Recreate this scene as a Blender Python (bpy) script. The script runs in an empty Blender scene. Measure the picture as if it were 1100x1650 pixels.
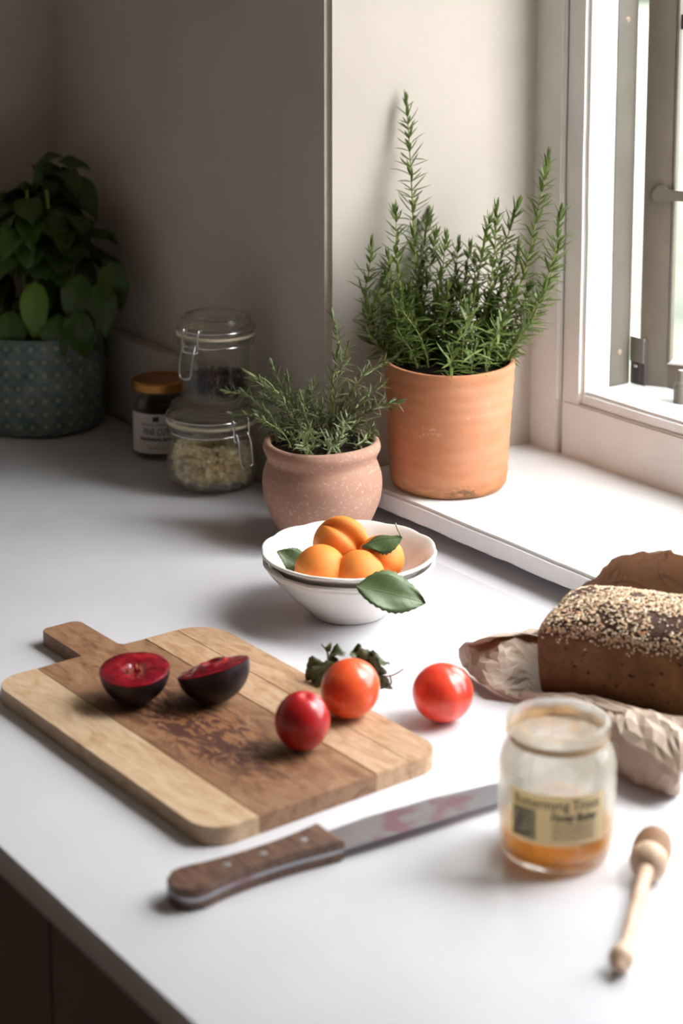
import bpy, bmesh, math, random
from math import sin, cos, pi, radians, sqrt, exp
from mathutils import Vector, Matrix, noise
V = Vector
scene = bpy.context.scene
COL = scene.collection
random.seed(7)

# ------------------------------------------------------------------ camera
FPX, CX, CY = 3050.0, 550.0, 342.3            # focal length and principal point of the lens (1100x1650 frame)
PITCH, TH = radians(9.535), radians(35.793)
CAM = V((0, 0, .70))
fw = V((-cos(TH), sin(TH), 0)); RT = V((sin(TH), cos(TH), 0)); UP = V((0, 0, 1))
FW = fw*cos(PITCH) - UP*sin(PITCH); UPC = fw*sin(PITCH) + UP*cos(PITCH)
cd = bpy.data.cameras.new('camera'); cam = bpy.data.objects.new('camera', cd); COL.objects.link(cam)
m = Matrix((RT, UPC, -FW)).transposed().to_4x4(); m.translation = CAM
cam.matrix_world = m
cd.sensor_fit = 'VERTICAL'; cd.sensor_height = 36; cd.sensor_width = 24
cd.lens = FPX*36/1650; cd.shift_y = -(825-CY)/1650; cd.clip_start = .05; cd.clip_end = 200
cd.dof.use_dof = True; cd.dof.focus_distance = 1.93; cd.dof.aperture_fstop = 4.8
scene.camera = cam

# ------------------------------------------------------------------ world, sun, exposure
w = bpy.data.worlds.new('overcast'); scene.world = w; w.use_nodes = True
nt = w.node_tree; nt.nodes.clear()
out = nt.nodes.new('ShaderNodeOutputWorld'); bg = nt.nodes.new('ShaderNodeBackground')
tc = nt.nodes.new('ShaderNodeTexCoord'); sx = nt.nodes.new('ShaderNodeSeparateXYZ'); rmp = nt.nodes.new('ShaderNodeValToRGB')
rmp.color_ramp.elements[0].position = 0; rmp.color_ramp.elements[0].color = (.60, .60, .62, 1)
rmp.color_ramp.elements[1].position = 1; rmp.color_ramp.elements[1].color = (.95, .98, 1.0, 1)
nt.links.new(tc.outputs['Generated'], sx.inputs[0]); nt.links.new(sx.outputs[2], rmp.inputs[0])
nt.links.new(rmp.outputs[0], bg.inputs[0]); bg.inputs[1].default_value = 13.5
nt.links.new(bg.outputs[0], out.inputs[0])
SUN_AZ, SUN_EL = 58, 52
sl = bpy.data.lights.new('hazy_sun', 'SUN'); sl.energy = 3.0; sl.angle = radians(30); sl.color = (1, .97, .93)
so = bpy.data.objects.new('hazy_sun', sl); COL.objects.link(so)
sd = V((cos(radians(SUN_EL))*cos(radians(SUN_AZ)), cos(radians(SUN_EL))*sin(radians(SUN_AZ)), sin(radians(SUN_EL))))
so.rotation_euler = (-sd).to_track_quat('-Z', 'Y').to_euler(); so.location = (2, 5, 4)
pl = bpy.data.lights.new('window_portal', 'AREA'); pl.shape = 'RECTANGLE'; pl.size = 1.3; pl.size_y = 1.5
po = bpy.data.objects.new('window_portal', pl); COL.objects.link(po)
po.location = (-1.0, 1.70, .85); po.rotation_euler = V((0, -1, 0)).to_track_quat('-Z', 'Y').to_euler()
pl.cycles.is_portal = True
vs = scene.view_settings; vs.view_transform = 'Standard'; vs.look = 'None'; vs.gamma = 1; vs.use_curve_mapping = False
vs.exposure = .18

# ------------------------------------------------------------------ helpers
def ray(x, y): return FW*FPX + RT*(x-CX) - UPC*(y-CY)
def at(x, y, z=0.0):                          # the point at height z seen at a pixel
    d = ray(x, y); return CAM + d*((z-CAM.z)/d.z)
def dep(x, y, D): return CAM + ray(x, y)*(D/FPX)     # the point at distance D
def ony(x, y, Y):
    d = ray(x, y); return CAM + d*(Y/d.y)

def link(name, me, parent=None):
    o = bpy.data.objects.new(name, me); COL.objects.link(o)
    if parent: o.parent = parent
    return o
def mesh(name, verts, faces, mat, parent=None, smooth=None, mats=None, fm=None):
    me = bpy.data.meshes.new(name); me.from_pydata([tuple(v) for v in verts], [], faces); me.update()
    for mm in (mats or [mat]): me.materials.append(mm)
    if fm: me.polygons.foreach_set('material_index', fm)
    if smooth is not None:
        me.polygons.foreach_set('use_smooth', [True]*len(me.polygons))
        if smooth < 179: me.set_sharp_from_angle(angle=radians(smooth))
    return link(name, me, parent)
def tag(o, label=None, cat=None, group=None, kind=None):
    if label: o['label'] = label
    if cat: o['category'] = cat
    if group: o['group'] = group
    if kind: o['kind'] = kind
    return o
def empty(name, loc=(0, 0, 0), rz=0, label=None, cat=None, group=None, kind=None):
    o = bpy.data.objects.new(name, None); COL.objects.link(o); o.location = loc; o.rotation_euler = (0, 0, rz)
    o.empty_display_size = .02
    return tag(o, label, cat, group, kind)
def frm_bm(name, bm, mat, parent=None, smooth=None):
    bmesh.ops.recalc_face_normals(bm, faces=bm.faces)
    me = bpy.data.meshes.new(name); bm.to_mesh(me); bm.free(); me.materials.append(mat)
    if smooth is not None:
        me.polygons.foreach_set('use_smooth', [True]*len(me.polygons))
        if smooth < 179: me.set_sharp_from_angle(angle=radians(smooth))
    return link(name, me, parent)
def add_box(bm, a, b, bev=0, M=None):
    r = bmesh.ops.create_cube(bm, size=1)['verts']
    for v in r:
        v.co = V([(a[i]+b[i])/2 + v.co[i]*(b[i]-a[i]) for i in range(3)])
    if bev:
        es = list({e for v in r for e in v.link_edges})
        q = bmesh.ops.bevel(bm, geom=es, offset=bev, segments=2, profile=.6, affect='EDGES')
        r = list({v for f in q['faces'] for v in f.verts} | {v for v in r if v.is_valid})
    if M:
        for v in r: v.co = M @ v.co
def box(name, a, b, mat, parent=None, bev=0, M=None):
    bm = bmesh.new(); add_box(bm, a, b, bev, M); return frm_bm(name, bm, mat, parent, 40 if bev else None)
def lathe_data(prof, n=64, rmod=None, closed=False):
    vs, fs = [], []
    for i, (r, z) in enumerate(prof):
        for k in range(n):
            a = 2*pi*k/n
            rr, zz = (r, z) if rmod is None else rmod(a, r, z, i)
            vs.append((rr*cos(a), rr*sin(a), zz))
    P = len(prof)
    for i in range(P if closed else P-1):
        for k in range(n):
            a, b = i*n+k, i*n+(k+1) % n; c, d = ((i+1) % P)*n+(k+1) % n, ((i+1) % P)*n+k
            fs.append((a, b, c, d))
    if not closed:
        if prof[0][0] > 1e-6: fs.append(tuple(range(n))[::-1])
        if prof[-1][0] > 1e-6: fs.append(tuple(range((P-1)*n, P*n)))
    return vs, fs
def weld(o, d=1e-6):
    bm = bmesh.new(); bm.from_mesh(o.data); bmesh.ops.remove_doubles(bm, verts=bm.verts, dist=d)
    bmesh.ops.recalc_face_normals(bm, faces=bm.faces); bm.to_mesh(o.data); bm.free()
def lathe(name, prof, mat, parent=None, n=64, smooth=35, rmod=None, closed=False, M=None):
    vs, fs = lathe_data(prof, n, rmod, closed)
    if M: vs = [M @ V(v) for v in vs]
    o = mesh(name, vs, fs, mat, parent, None); weld(o)
    o.data.polygons.foreach_set('use_smooth', [True]*len(o.data.polygons)); o.data.set_sharp_from_angle(angle=radians(smooth))
    return o
def smooth_prof(pts, n=6):                     # Catmull-Rom through the profile points
    r = []; P = [pts[0]]+list(pts)+[pts[-1]]
    for i in range(1, len(P)-2):
        a, b, c, d = [V(p) for p in P[i-1:i+3]]
        for k in range(n):
            t = k/n
            q = .5*((2*b)+(c-a)*t+(2*a-5*b+4*c-d)*t*t+(3*b-a-3*c+d)*t**3)
            r.append((max(q[0], 0), q[1]))
    r.append(tuple(pts[-1])); return r
def spline(pts, n=8):
    P = [V(p) for p in pts]; P = [P[0]*2-P[1]]+P+[P[-1]*2-P[-2]]; r = []
    for i in range(1, len(P)-2):
        a, b, c, d = P[i-1:i+3]
        for k in range(n):
            t = k/n; r.append(.5*((2*b)+(c-a)*t+(2*a-5*b+4*c-d)*t*t+(3*b-a-3*c+d)*t**3))
    r.append(P[-2]); return r
def tube_data(path, rad, n=6, closed=False):
    path = [V(p) for p in path]; vs, fs = [], []; N = len(path)
    ref = None
    for i, p in enumerate(path):
        t = (path[(i+1) % N]-path[i-1]) if closed else (path[min(i+1, N-1)]-path[max(i-1, 0)])
        t.normalize()
        if ref is None: ref = t.orthogonal().normalized()
        u = (ref - t*ref.dot(t)).normalized(); ref = u; v = t.cross(u)
        r = rad(i/(N-1)) if callable(rad) else rad
        for k in range(n):
            a = 2*pi*k/n; vs.append(p+(u*cos(a)+v*sin(a))*r)
    for i in range(N if closed else N-1):
        for k in range(n):
            j = (i+1) % N
            fs.append((i*n+k, i*n+(k+1) % n, j*n+(k+1) % n, j*n+k))
    if not closed: fs += [tuple(range(n))[::-1], tuple(range((N-1)*n, N*n))]
    return vs, fs
def tube(name, path, rad, mat, parent=None, n=8, closed=False):
    vs, fs = tube_data(path, rad, n, closed); return mesh(name, vs, fs, mat, parent, 50)
def join(parts):
    vs, fs = [], []
    for v, f in parts:
        o = len(vs); vs += list(v); fs += [tuple(i+o for i in q) for q in f]
    return vs, fs

# ------------------------------------------------------------------ materials
def mat(name, col=(.8, .8, .8), rough=.5, **kw):
    M = bpy.data.materials.new(name); M.use_nodes = True
    b = M.node_tree.nodes['Principled BSDF']
    b.inputs['Base Color'].default_value = (*col, 1); b.inputs['Roughness'].default_value = rough
    for k, v in kw.items():
        b.inputs[{'metal': 'Metallic', 'trans': 'Transmission Weight', 'ior': 'IOR', 'sss': 'Subsurface Weight', 'coat': 'Coat Weight',
                  'sheen': 'Sheen Weight', 'spec': 'Specular IOR Level', 'alpha': 'Alpha'}[k]].default_value = v
    return M
def N(M, t): return M.node_tree.nodes.new(t)
def L(M, a, b): M.node_tree.links.new(a, b)
def coords(M, scale=(1, 1, 1), kind='Object'):
    t = N(M, 'ShaderNodeTexCoord'); mp = N(M, 'ShaderNodeMapping'); mp.inputs['Scale'].default_value = scale
    L(M, t.outputs[kind], mp.inputs[0]); return mp.outputs[0]
def noise_t(M, vec, scale, detail=4, rough=.55, dist=0):
    n = N(M, 'ShaderNodeTexNoise'); n.inputs['Scale'].default_value = scale; n.inputs['Detail'].default_value = detail
    n.inputs['Roughness'].default_value = rough; n.inputs['Distortion'].default_value = dist
    L(M, vec, n.inputs['Vector']); return n.outputs['Fac']
def ramp(M, fac, stops, interp='LINEAR'):
    r = N(M, 'ShaderNodeValToRGB'); e = r.color_ramp.elements; r.color_ramp.interpolation = interp
    while len(e) < len(stops): e.new(.5)
    for q, (p, c) in zip(e, stops):
        q.position = p; q.color = (*c, 1) if len(c) == 3 else c
    L(M, fac, r.inputs[0]); return r.outputs[0]
def mix(M, fac, a, b, mode='MIX'):
    x = N(M, 'ShaderNodeMix'); x.data_type = 'RGBA'; x.blend_type = mode
    for s, v in ((0, fac), (6, a), (7, b)):
        if hasattr(v, 'links'): L(M, v, x.inputs[s])
        else: x.inputs[s].default_value = v if s == 0 else (*v, 1)
    return x.outputs[2]
def math_n(M, op, a, b=0.0, clamp=False):
    x = N(M, 'ShaderNodeMath'); x.operation = op; x.use_clamp = clamp
    for s, v in ((0, a), (1, b)):
        if hasattr(v, 'links'): L(M, v, x.inputs[s])
        else: x.inputs[s].default_value = v
    return x.outputs[0]
def bsdf(M): return M.node_tree.nodes['Principled BSDF']
def setc(M, c): L(M, c, bsdf(M).inputs['Base Color'])
def bump(M, h, s=.3, d=.001):
    b = N(M, 'ShaderNodeBump'); b.inputs['Strength'].default_value = s; b.inputs['Distance'].default_value = d
    L(M, h, b.inputs['Height']); L(M, b.outputs[0], bsdf(M).inputs['Normal'])
def sepxyz(M, vec):
    s = N(M, 'ShaderNodeSeparateXYZ'); L(M, vec, s.inputs[0]); return s.outputs
B = 0  # (materials below)

def paint(name, col, r=.6, bs=.15, var=.04, sc=14):
    M = mat(name, col, r); c = coords(M)
    n = noise_t(M, c, sc, 5); d = tuple(max(0, x*(1-var*2.2)) for x in col); l = tuple(min(1, x*(1+var)) for x in col)
    setc(M, ramp(M, n, [(.3, d), (.7, l)])); bump(M, noise_t(M, c, sc*9, 4), bs, .0015); return M
m_wall = paint('wall_paint', (.60, .538, .475), .75, .25, .03, 6)
m_room = paint('room_paint', (.72, .62, .52), .8, .1, .03, 6)
m_ceil = paint('ceiling_paint', (.55, .50, .44), .8, .1, .03, 6)
m_floor = paint('floor_paint', (.24, .16, .10), .5, .1, .1, 6)
m_frame = paint('gloss_frame_paint', (.88, .84, .81), .32, .35, .03, 12)
m_sill = paint('sill_paint', (.86, .85, .84), .35, .3, .03, 10)
m_metal = paint('greige_window_paint', (.17, .143, .108), .38, .2, .06, 20)
m_metal2 = paint('greige_frame_paint', (.185, .165, .135), .4, .2, .05, 20)
m_screw = mat('screw_paint', (.42, .33, .26), .4, metal=.3)
m_dark = mat('dark_bar', (.05, .04, .035), .5)
m_upst = paint('upstand_paint', (.55, .50, .45), .4, .1, .03, 12)

m_top = mat('white_quartz', (.70, .70, .74), .2); c = coords(m_top)
setc(m_top, ramp(m_top, noise_t(m_top, c, 9, 6), [(.3, (.685, .672, .715)), (.7, (.725, .712, .755))]))
L(m_top, math_n(m_top, 'MULTIPLY_ADD', noise_t(m_top, c, 18, 5), .12), bsdf(m_top).inputs['Roughness'])
bsdf(m_top).inputs['Roughness'].default_value = .2
for n_ in m_top.node_tree.nodes:
    if n_.type == 'MATH' and n_.operation == 'MULTIPLY_ADD': n_.inputs[2].default_value = .14
m_cab = paint('cabinet_paint', (.15, .115, .095), .5, .1, .05, 10)

def clay(name, base, pale, dark, spk, spk_s, spk_t, rough=.85, ring=True):
    M = mat(name, base, rough); c = coords(M)
    z = coords(M, (6, 6, 16))
    n1 = ramp(M, noise_t(M, z, 1.4, 3), [(.25, dark), (.5, base), (.8, pale)])
    n2 = noise_t(M, c, 28, 6)
    col = mix(M, math_n(M, 'MULTIPLY', ramp(M, n2, [(.52, (0, 0, 0)), (.75, (1, 1, 1))]), .35), n1, pale)
    sp = ramp(M, noise_t(M, c, spk_s, 2, .6), [(spk_t, (0, 0, 0)), (spk_t+.04, (1, 1, 1))])
    col = mix(M, sp, col, spk); M['x'] = 1
    bump(M, noise_t(M, c, 240, 5), .35, .0008)
    return M, col, c
m_terra, col, c = clay('terracotta', (.60, .25, .125), (.68, .34, .21), (.52, .19, .085), (.72, .45, .30), 190, .72)
xyz = sepxyz(m_terra, coords(m_terra))
low = ramp(m_terra, xyz[2], [(.0, (1, 1, 1)), (.022, (0, 0, 0))])
stain = math_n(m_terra, 'MULTIPLY', low, ramp(m_terra, noise_t(m_terra, coords(m_terra, (1, 1, 3)), 42, 6), [(.44, (0, 0, 0)), (.56, (1, 1, 1))]))
col = mix(m_terra, math_n(m_terra, 'MULTIPLY', stain, .75), col, (.16, .10, .05))
col = mix(m_terra, math_n(m_terra, 'MULTIPLY', low, .45), col, (.55, .24, .07))
_q = sepxyz(m_terra, coords(m_terra))
def spot(cx_, cy_, cz_, rx, rz, lo, hi, sc):
    a_ = [math_n(m_terra, 'POWER', math_n(m_terra, 'ABSOLUTE', math_n(m_terra, 'DIVIDE', math_n(m_terra, 'SUBTRACT', _q[k], v), r_)), 2.0) for k, v, r_ in ((0, cx_, rx), (1, cy_, rx), (2, cz_, rz))]
    d_ = math_n(m_terra, 'SUBTRACT', 1.2, math_n(m_terra, 'ADD', math_n(m_terra, 'ADD', a_[0], a_[1]), a_[2]), True)
    return math_n(m_terra, 'MULTIPLY', d_, ramp(m_terra, noise_t(m_terra, coords(m_terra, (1, 1, 1.6)), sc, 6, .65), [(lo, (0, 0, 0)), (hi, (1, 1, 1))]), True)
col = mix(m_terra, math_n(m_terra, 'MULTIPLY', spot(.062, -.028, .008, .022, .010, .46, .58, 110), .8), col, (.13, .085, .045))
col = mix(m_terra, math_n(m_terra, 'MULTIPLY', spot(.035, -.062, .078, .018, .008, .52, .60, 150), .7), col, (.80, .62, .42))
setc(m_terra, col)
m_weath, col, c = clay('weathered_clay', (.44, .235, .165), (.56, .36, .28), (.37, .175, .115), (.60, .47, .36), 300, .60)
xyz = sepxyz(m_weath, coords(m_weath))
bl = math_n(m_weath, 'MULTIPLY', ramp(m_weath, xyz[2], [(0, (1, 1, 1)), (.03, (0, 0, 0))]), ramp(m_weath, noise_t(m_weath, c, 22, 6), [(.46, (0, 0, 0)), (.62, (1, 1, 1))]))
col = mix(m_weath, .45, col, (.46, .255, .185)); setc(m_weath, mix(m_weath, math_n(m_weath, 'MULTIPLY', bl, .6), col, (.66, .58, .50)))
m_soil = paint('soil', (.022, .013, .008), 1, 1, .4, 60); bsdf(m_soil).inputs['Specular IOR Level'].default_value = .1

m_bowl = mat('cream_glaze', (.83, .80, .76), .16, coat=.4); c = coords(m_bowl)
cr = ramp(m_bowl, noise_t(m_bowl, c, 60, 7, .7), [(.66, (0, 0, 0)), (.72, (1, 1, 1))])
setc(m_bowl, mix(m_bowl, math_n(m_bowl, 'MULTIPLY', cr, .35), (.83, .80, .76), (.62, .52, .42)))
m_rim = mat('bare_rim', (.34, .26, .2), .4)

def fruit_mat(name, a, b, c3, rough, sss, s=9, coat=0):
    M = mat(name, a, rough, sss=sss, coat=coat); c = coords(M)
    bsdf(M).inputs['Subsurface Radius'].default_value = (.02, .006, .003); bsdf(M).inputs['Subsurface Scale'].default_value = .35
    col = ramp(M, noise_t(M, c, s*4, 3), [(.3, a), (.55, b), (.75, c3)])
    fr = ramp(M, noise_t(M, c, 420, 2), [(.68, (0, 0, 0)), (.74, (1, 1, 1))])
    setc(M, mix(M, math_n(M, 'MULTIPLY', fr, .25), col, tuple(x*.6 for x in a))); bump(M, noise_t(M, c, 300, 4), .12, .0005); return M
m_apr = fruit_mat('apricot_skin', (.78, .20, .022), (.80, .26, .038), (.76, .135, .015), .62, .25)
m_plum_o = fruit_mat('orange_red_plum', (.74, .060, .022), (.84, .12, .03), (.58, .016, .018), .3, .25, 7, .3)
m_plum_r = fruit_mat('crimson_plum', (.34, .006, .010), (.46, .010, .014), (.22, .003, .010), .32, .15, 7, .3)
m_plum_s = fruit_mat('scarlet_plum', (.74, .030, .022), (.84, .07, .03), (.62, .016, .018), .3, .25, 7, .3)
m_skin = mat('black_plum_skin', (.020, .007, .012), .38, spec=.3); c = coords(m_skin)
setc(m_skin, ramp(m_skin, noise_t(m_skin, c, 40, 5), [(.35, (.006, .002, .004)), (.75, (.030, .013, .018))]))
m_flesh = mat('plum_flesh', (.33, .008, .018), .12, sss=.2, coat=.6); c = coords(m_flesh)
bsdf(m_flesh).inputs['Subsurface Radius'].default_value = (.01, .002, .002); bsdf(m_flesh).inputs['Subsurface Scale'].default_value = .4
setc(m_flesh, ramp(m_flesh, noise_t(m_flesh, c, 70, 5), [(.3, (.09, .001, .007)), (.55, (.22, .004, .012)), (.75, (.42, .016, .022))])); bump(m_flesh, noise_t(m_flesh, c, 110, 4), .5, .002)
m_fib = mat('stone_hollow', (.42, .06, .03), .4, sss=.2)
m_stemdot = mat('stem_scar', (.70, .42, .06), .6)

def leaf_mat(name, a, b, rough=.45, ns=30, trans=.0):
    M = mat(name, a, rough); c = coords(M); setc(M, ramp(M, noise_t(M, c, ns, 4), [(.3, a), (.7, b)]))
    if trans:
        nt = M.node_tree; tr = N(M, 'ShaderNodeBsdfTranslucent'); tr.inputs[0].default_value = (*[min(1, x*1.5) for x in b], 1)
        mx = N(M, 'ShaderNodeMixShader'); mx.inputs[0].default_value = trans
        o = nt.nodes['Material Output']; L(M, bsdf(M).outputs[0], mx.inputs[1]); L(M, tr.outputs[0], mx.inputs[2]); L(M, mx.outputs[0], o.inputs[0])
    return M
m_rose = leaf_mat('rosemary_needles', (.085, .135, .030), (.22, .29, .075), .42, 55, .18)
m_rose2 = leaf_mat('rosemary_needles_grey', (.085, .115, .042), (.24, .27, .12), .45, 55, .15)
m_rstem = leaf_mat('rosemary_stem', (.26, .28, .07), (.36, .36, .12), .6, 30)
m_rwood = leaf_mat('rosemary_wood', (.20, .14, .07), (.30, .24, .13), .7, 30)
m_basil = leaf_mat('basil_leaf', (.030, .062, .008), (.070, .125, .018), .4, 12, .2)
m_basil2 = leaf_mat('pale_basil_leaf', (.10, .17, .02), (.16, .24, .03), .4, 12, .2)
m_aleaf = leaf_mat('apricot_leaf', (.075, .125, .045), (.125, .185, .075), .42, 40, .12)
m_vein = mat('leaf_vein', (.20, .25, .12), .5)
m_wilt = leaf_mat('wilted_leaf', (.045, .055, .022), (.13, .14, .06), .5, 60)
def thru(M, col, f):
    tr = N(M, 'ShaderNodeBsdfTranslucent'); tr.inputs[0].default_value = (*col, 1); mx = N(M, 'ShaderNodeMixShader'); mx.inputs[0].default_value = f
    L(M, bsdf(M).outputs[0], mx.inputs[1]); L(M, tr.outputs[0], mx.inputs[2]); L(M, mx.outputs[0], M.node_tree.nodes['Material Output'].inputs[0])
m_rtwig = mat('red_twig', (.20, .06, .04), .5)

def wood(name, a, b, c3, sx=(3, 40, 40), s=5, rough=.5, dist=.6):
    M = mat(name, a, rough); c = coords(M, sx); n = noise_t(M, c, s, 6, .6, dist)
    col = ramp(M, n, [(.28, c3), (.45, a), (.62, b), (.75, a)])
    f = noise_t(M, coords(M, (sx[0]*6, sx[1]*9, sx[2]*9)), s, 3)
    col = mix(M, math_n(M, 'MULTIPLY', ramp(M, f, [(.5, (0, 0, 0)), (.75, (1, 1, 1))]), .22), col, tuple(x*.45 for x in c3))
    setc(M, col); bump(M, f, .15, .0006); return M, col
m_bpale, _ = wood('pale_stave', (.50, .33, .20), (.60, .43, .29), (.40, .235, .115), (4, 14, 14), 4, .5, 1.4)
m_bmid, col = wood('figured_stave', (.25, .125, .065), (.33, .185, .105), (.15, .065, .032), (5, 16, 16), 4, .5, 1.8)
# dark burl figure in the middle stave
cb = N(m_bmid, 'ShaderNodeTexCoord').outputs['Object']; q = sepxyz(m_bmid, cb)
nb = noise_t(m_bmid, coords(m_bmid, (8, 20, 9)), 3.0, 7, .7, 2.6)
dx = math_n(m_bmid, 'DIVIDE', math_n(m_bmid, 'SUBTRACT', q[0], .020), .150)
dy = math_n(m_bmid, 'DIVIDE', math_n(m_bmid, 'SUBTRACT', q[1], -.020), .052)
rr = math_n(m_bmid, 'SQRT', math_n(m_bmid, 'ADD', math_n(m_bmid, 'MULTIPLY', dx, dx), math_n(m_bmid, 'MULTIPLY', dy, dy)))
msk = math_n(m_bmid, 'SUBTRACT', 1.15, rr, True)
dk = math_n(m_bmid, 'MULTIPLY', msk, ramp(m_bmid, nb, [(.46, (0, 0, 0)), (.54, (1, 1, 1))]))
col = mix(m_bmid, math_n(m_bmid, 'MULTIPLY', msk, .6, True), col, (.28, .105, .035))
col = mix(m_bmid, math_n(m_bmid, 'MULTIPLY', dk, 1.5, True), col, (.085, .030, .022)); setc(m_bmid, col)
m_bright, _ = wood('honey_stave', (.44, .265, .15), (.54, .36, .235), (.28, .14, .06), (5, 18, 18), 4, .5, 1.4)
m_hand, _ = wood('knife_handle_wood', (.12, .062, .045), (.19, .105, .07), (.06, .028, .022), (60, 5, 60), 4, .35)
m_dip, _ = wood('beech_wood', (.60, .40, .28), (.68, .48, .35), (.50, .31, .19), (20, 20, 20), 3, .55, .2)
m_steel = mat('brushed_steel', (.42, .42, .45), .28, metal=1); c = coords(m_steel)
st = ramp(m_steel, noise_t(m_steel, c, 30, 4, .5, .5), [(.55, (0, 0, 0)), (.66, (1, 1, 1))])
setc(m_steel, mix(m_steel, math_n(m_steel, 'MULTIPLY', st, .5), (.42, .42, .46), (.34, .05, .12)))
m_wire = mat('wire_steel', (.62, .60, .60), .2, metal=1)
m_rivet = mat('rivet', (.72, .72, .74), .3, metal=.8)
m_brass = mat('bronze_lid', (.45, .20, .06), .38, metal=.9)

def glass(name, tint, film=0.0, filmcol=(.8, .78, .72), rough=.02, clear=.55):
    M = bpy.data.materials.new(name); M.use_nodes = True; nt = M.node_tree; nt.nodes.clear()
    o = N(M, 'ShaderNodeOutputMaterial'); g = N(M, 'ShaderNodeBsdfGlass'); g.inputs['IOR'].default_value = 1.45
    g.inputs['Color'].default_value = (*tint, 1); g.inputs['Roughness'].default_value = rough
    t = N(M, 'ShaderNodeBsdfTransparent'); t.inputs[0].default_value = (*tint, 1)
    mx = N(M, 'ShaderNodeMixShader'); mx.inputs[0].default_value = clear
    L(M, g.outputs[0], mx.inputs[1]); L(M, t.outputs[0], mx.inputs[2]); last = mx.outputs[0]
    if film:
        d = N(M, 'ShaderNodeBsdfDiffuse'); d.inputs[0].default_value = (*filmcol, 1)
        tl = N(M, 'ShaderNodeBsdfTranslucent'); tl.inputs[0].default_value = (*filmcol, 1)
        a = N(M, 'ShaderNodeAddShader'); a2 = N(M, 'ShaderNodeMixShader'); a2.inputs[0].default_value = .5
        L(M, d.outputs[0], a2.inputs[1]); L(M, tl.outputs[0], a2.inputs[2])
        f = N(M, 'ShaderNodeMixShader')
        n = noise_t(M, coords(M), 45, 4)
        hz = ramp(M, math_n(M, 'MULTIPLY', sepxyz(M, coords(M))[2], 10), [(.22, (.1, .1, .1)), (.42, (1, 1, 1))])
        L(M, math_n(M, 'MULTIPLY', math_n(M, 'MULTIPLY', ramp(M, n, [(.3, (.4, .4, .4)), (.7, (1, 1, 1))]), film), hz), f.inputs[0])
        L(M, last, f.inputs[1]); L(M, a2.outputs[0], f.inputs[2]); last = f.outputs[0]; nt.nodes.remove(a)
    L(M, last, o.inputs[0]); return M
m_glass = glass('jar_glass', (.97, .98, .97), clear=.58)
m_glass2 = glass('filmed_jar_glass', (.98, .98, .96), .20, (.92, .88, .80), clear=.55)
m_glass3 = glass('preserve_jar_glass', (.97, .96, .95), clear=.86)
m_pane = bpy.data.materials.new('window_pane'); m_pane.use_nodes = True
m_pane.node_tree.nodes.clear()
_o = N(m_pane, 'ShaderNodeOutputMaterial'); _t = N(m_pane, 'ShaderNodeBsdfTransparent'); _t.inputs[0].default_value = (.93, .95, .93, 1); _g = N(m_pane, 'ShaderNodeBsdfGlossy'); _g.inputs['Roughness'].default_value = .02
_m = N(m_pane, 'ShaderNodeMixShader'); _f = N(m_pane, 'ShaderNodeFresnel'); _f.inputs[0].default_value = 1.45
L(m_pane, _f.outputs[0], _m.inputs[0]); L(m_pane, _t.outputs[0], _m.inputs[1]); L(m_pane, _g.outputs[0], _m.inputs[2]); L(m_pane, _m.outputs[0], _o.inputs[0])
m_rubber = mat('cream_rubber', (.62, .50, .36), .6)
m_seal2 = mat('pale_rubber', (.55, .47, .33), .6)

# ================================================================== STRUCTURE
XE, XR, YW, YB, ZF, ZC = -2.397, 2.3, 1.23, -2.6, -.90, 1.70
XO0, XO1 = -1.733, -.33          # window recess at the room face
XI0, XI1 = -1.682, -.39          # recess at the frame
YI, YO = 1.497, 1.578
ZS, ZT = .0365, 1.55
tag(box('floor', (XE-.1, YB-.1, ZF-.1), (XR+.1, YW+.4, ZF), m_floor), kind='structure')
tag(box('ceiling', (XE-.1, YB-.1, ZC), (XR+.1, YW+.4, ZC+.1), m_ceil), kind='structure')
tag(box('wall_left', (XE-.1, YB-.1, ZF), (XE, YW+.4, ZC), m_wall), kind='structure')
tag(box('wall_right', (XR, YB-.1, ZF), (XR+.1, YW+.4, ZC), m_room), kind='structure')
tag(box('wall_back', (XE, YB-.1, ZF), (XR, YB, ZC), m_room), kind='structure')
# window wall with a splayed recess, in four pieces round the opening
YX = YO+.02
def prism(name, plan, z0, z1, mt, bev_at=None):
    n = len(plan); vs = [(x, y, z0) for x, y in plan]+[(x, y, z1) for x, y in plan]
    fs = [tuple(range(n))[::-1], tuple(range(n, 2*n))]+[(i, (i+1) % n, n+(i+1) % n, n+i) for i in range(n)]
    bm = bmesh.new(); bv = [bm.verts.new(v) for v in vs]
    for f in fs: bm.faces.new([bv[i] for i in f])
    if bev_at is not None:
        e_ = bm.edges.get((bv[bev_at], bv[n+bev_at])); bmesh.ops.bevel(bm, geom=[e_], offset=.006, segments=5, affect='EDGES')
    return tag(frm_bm(name, bm, mt, None, 40), kind='structure')
prism('wall_window', [(XE, YW), (XO0, YW), (XI0, YI), (XI0, YX), (XE, YX)], ZF, ZC, m_wall, 1)
prism('wall_window', [(XO1, YW), (XR, YW), (XR, YX), (XI1, YX), (XI1, YI)], ZF, ZC, m_wall, 0)
prism('wall_window', [(XO0+.0005, YW), (XO1-.0005, YW), (XI1-.0005, YI), (XI1-.0005, YX), (XI0+.0005, YX), (XI0+.0005, YI)], ZF, -.026, m_wall)
prism('wall_window', [(XO0+.0005, YW), (XO1-.0005, YW), (XI1-.0005, YI), (XI1-.0005, YX), (XI0+.0005, YX), (XI0+.0005, YI)], ZT, ZC, m_wall)
# upstand along the window wall, left of the recess
tag(box('trim_1', (XE, 1.21, .0), (XO0-.001, YW, .113), m_upst, bev=.003), kind='structure')

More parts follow.
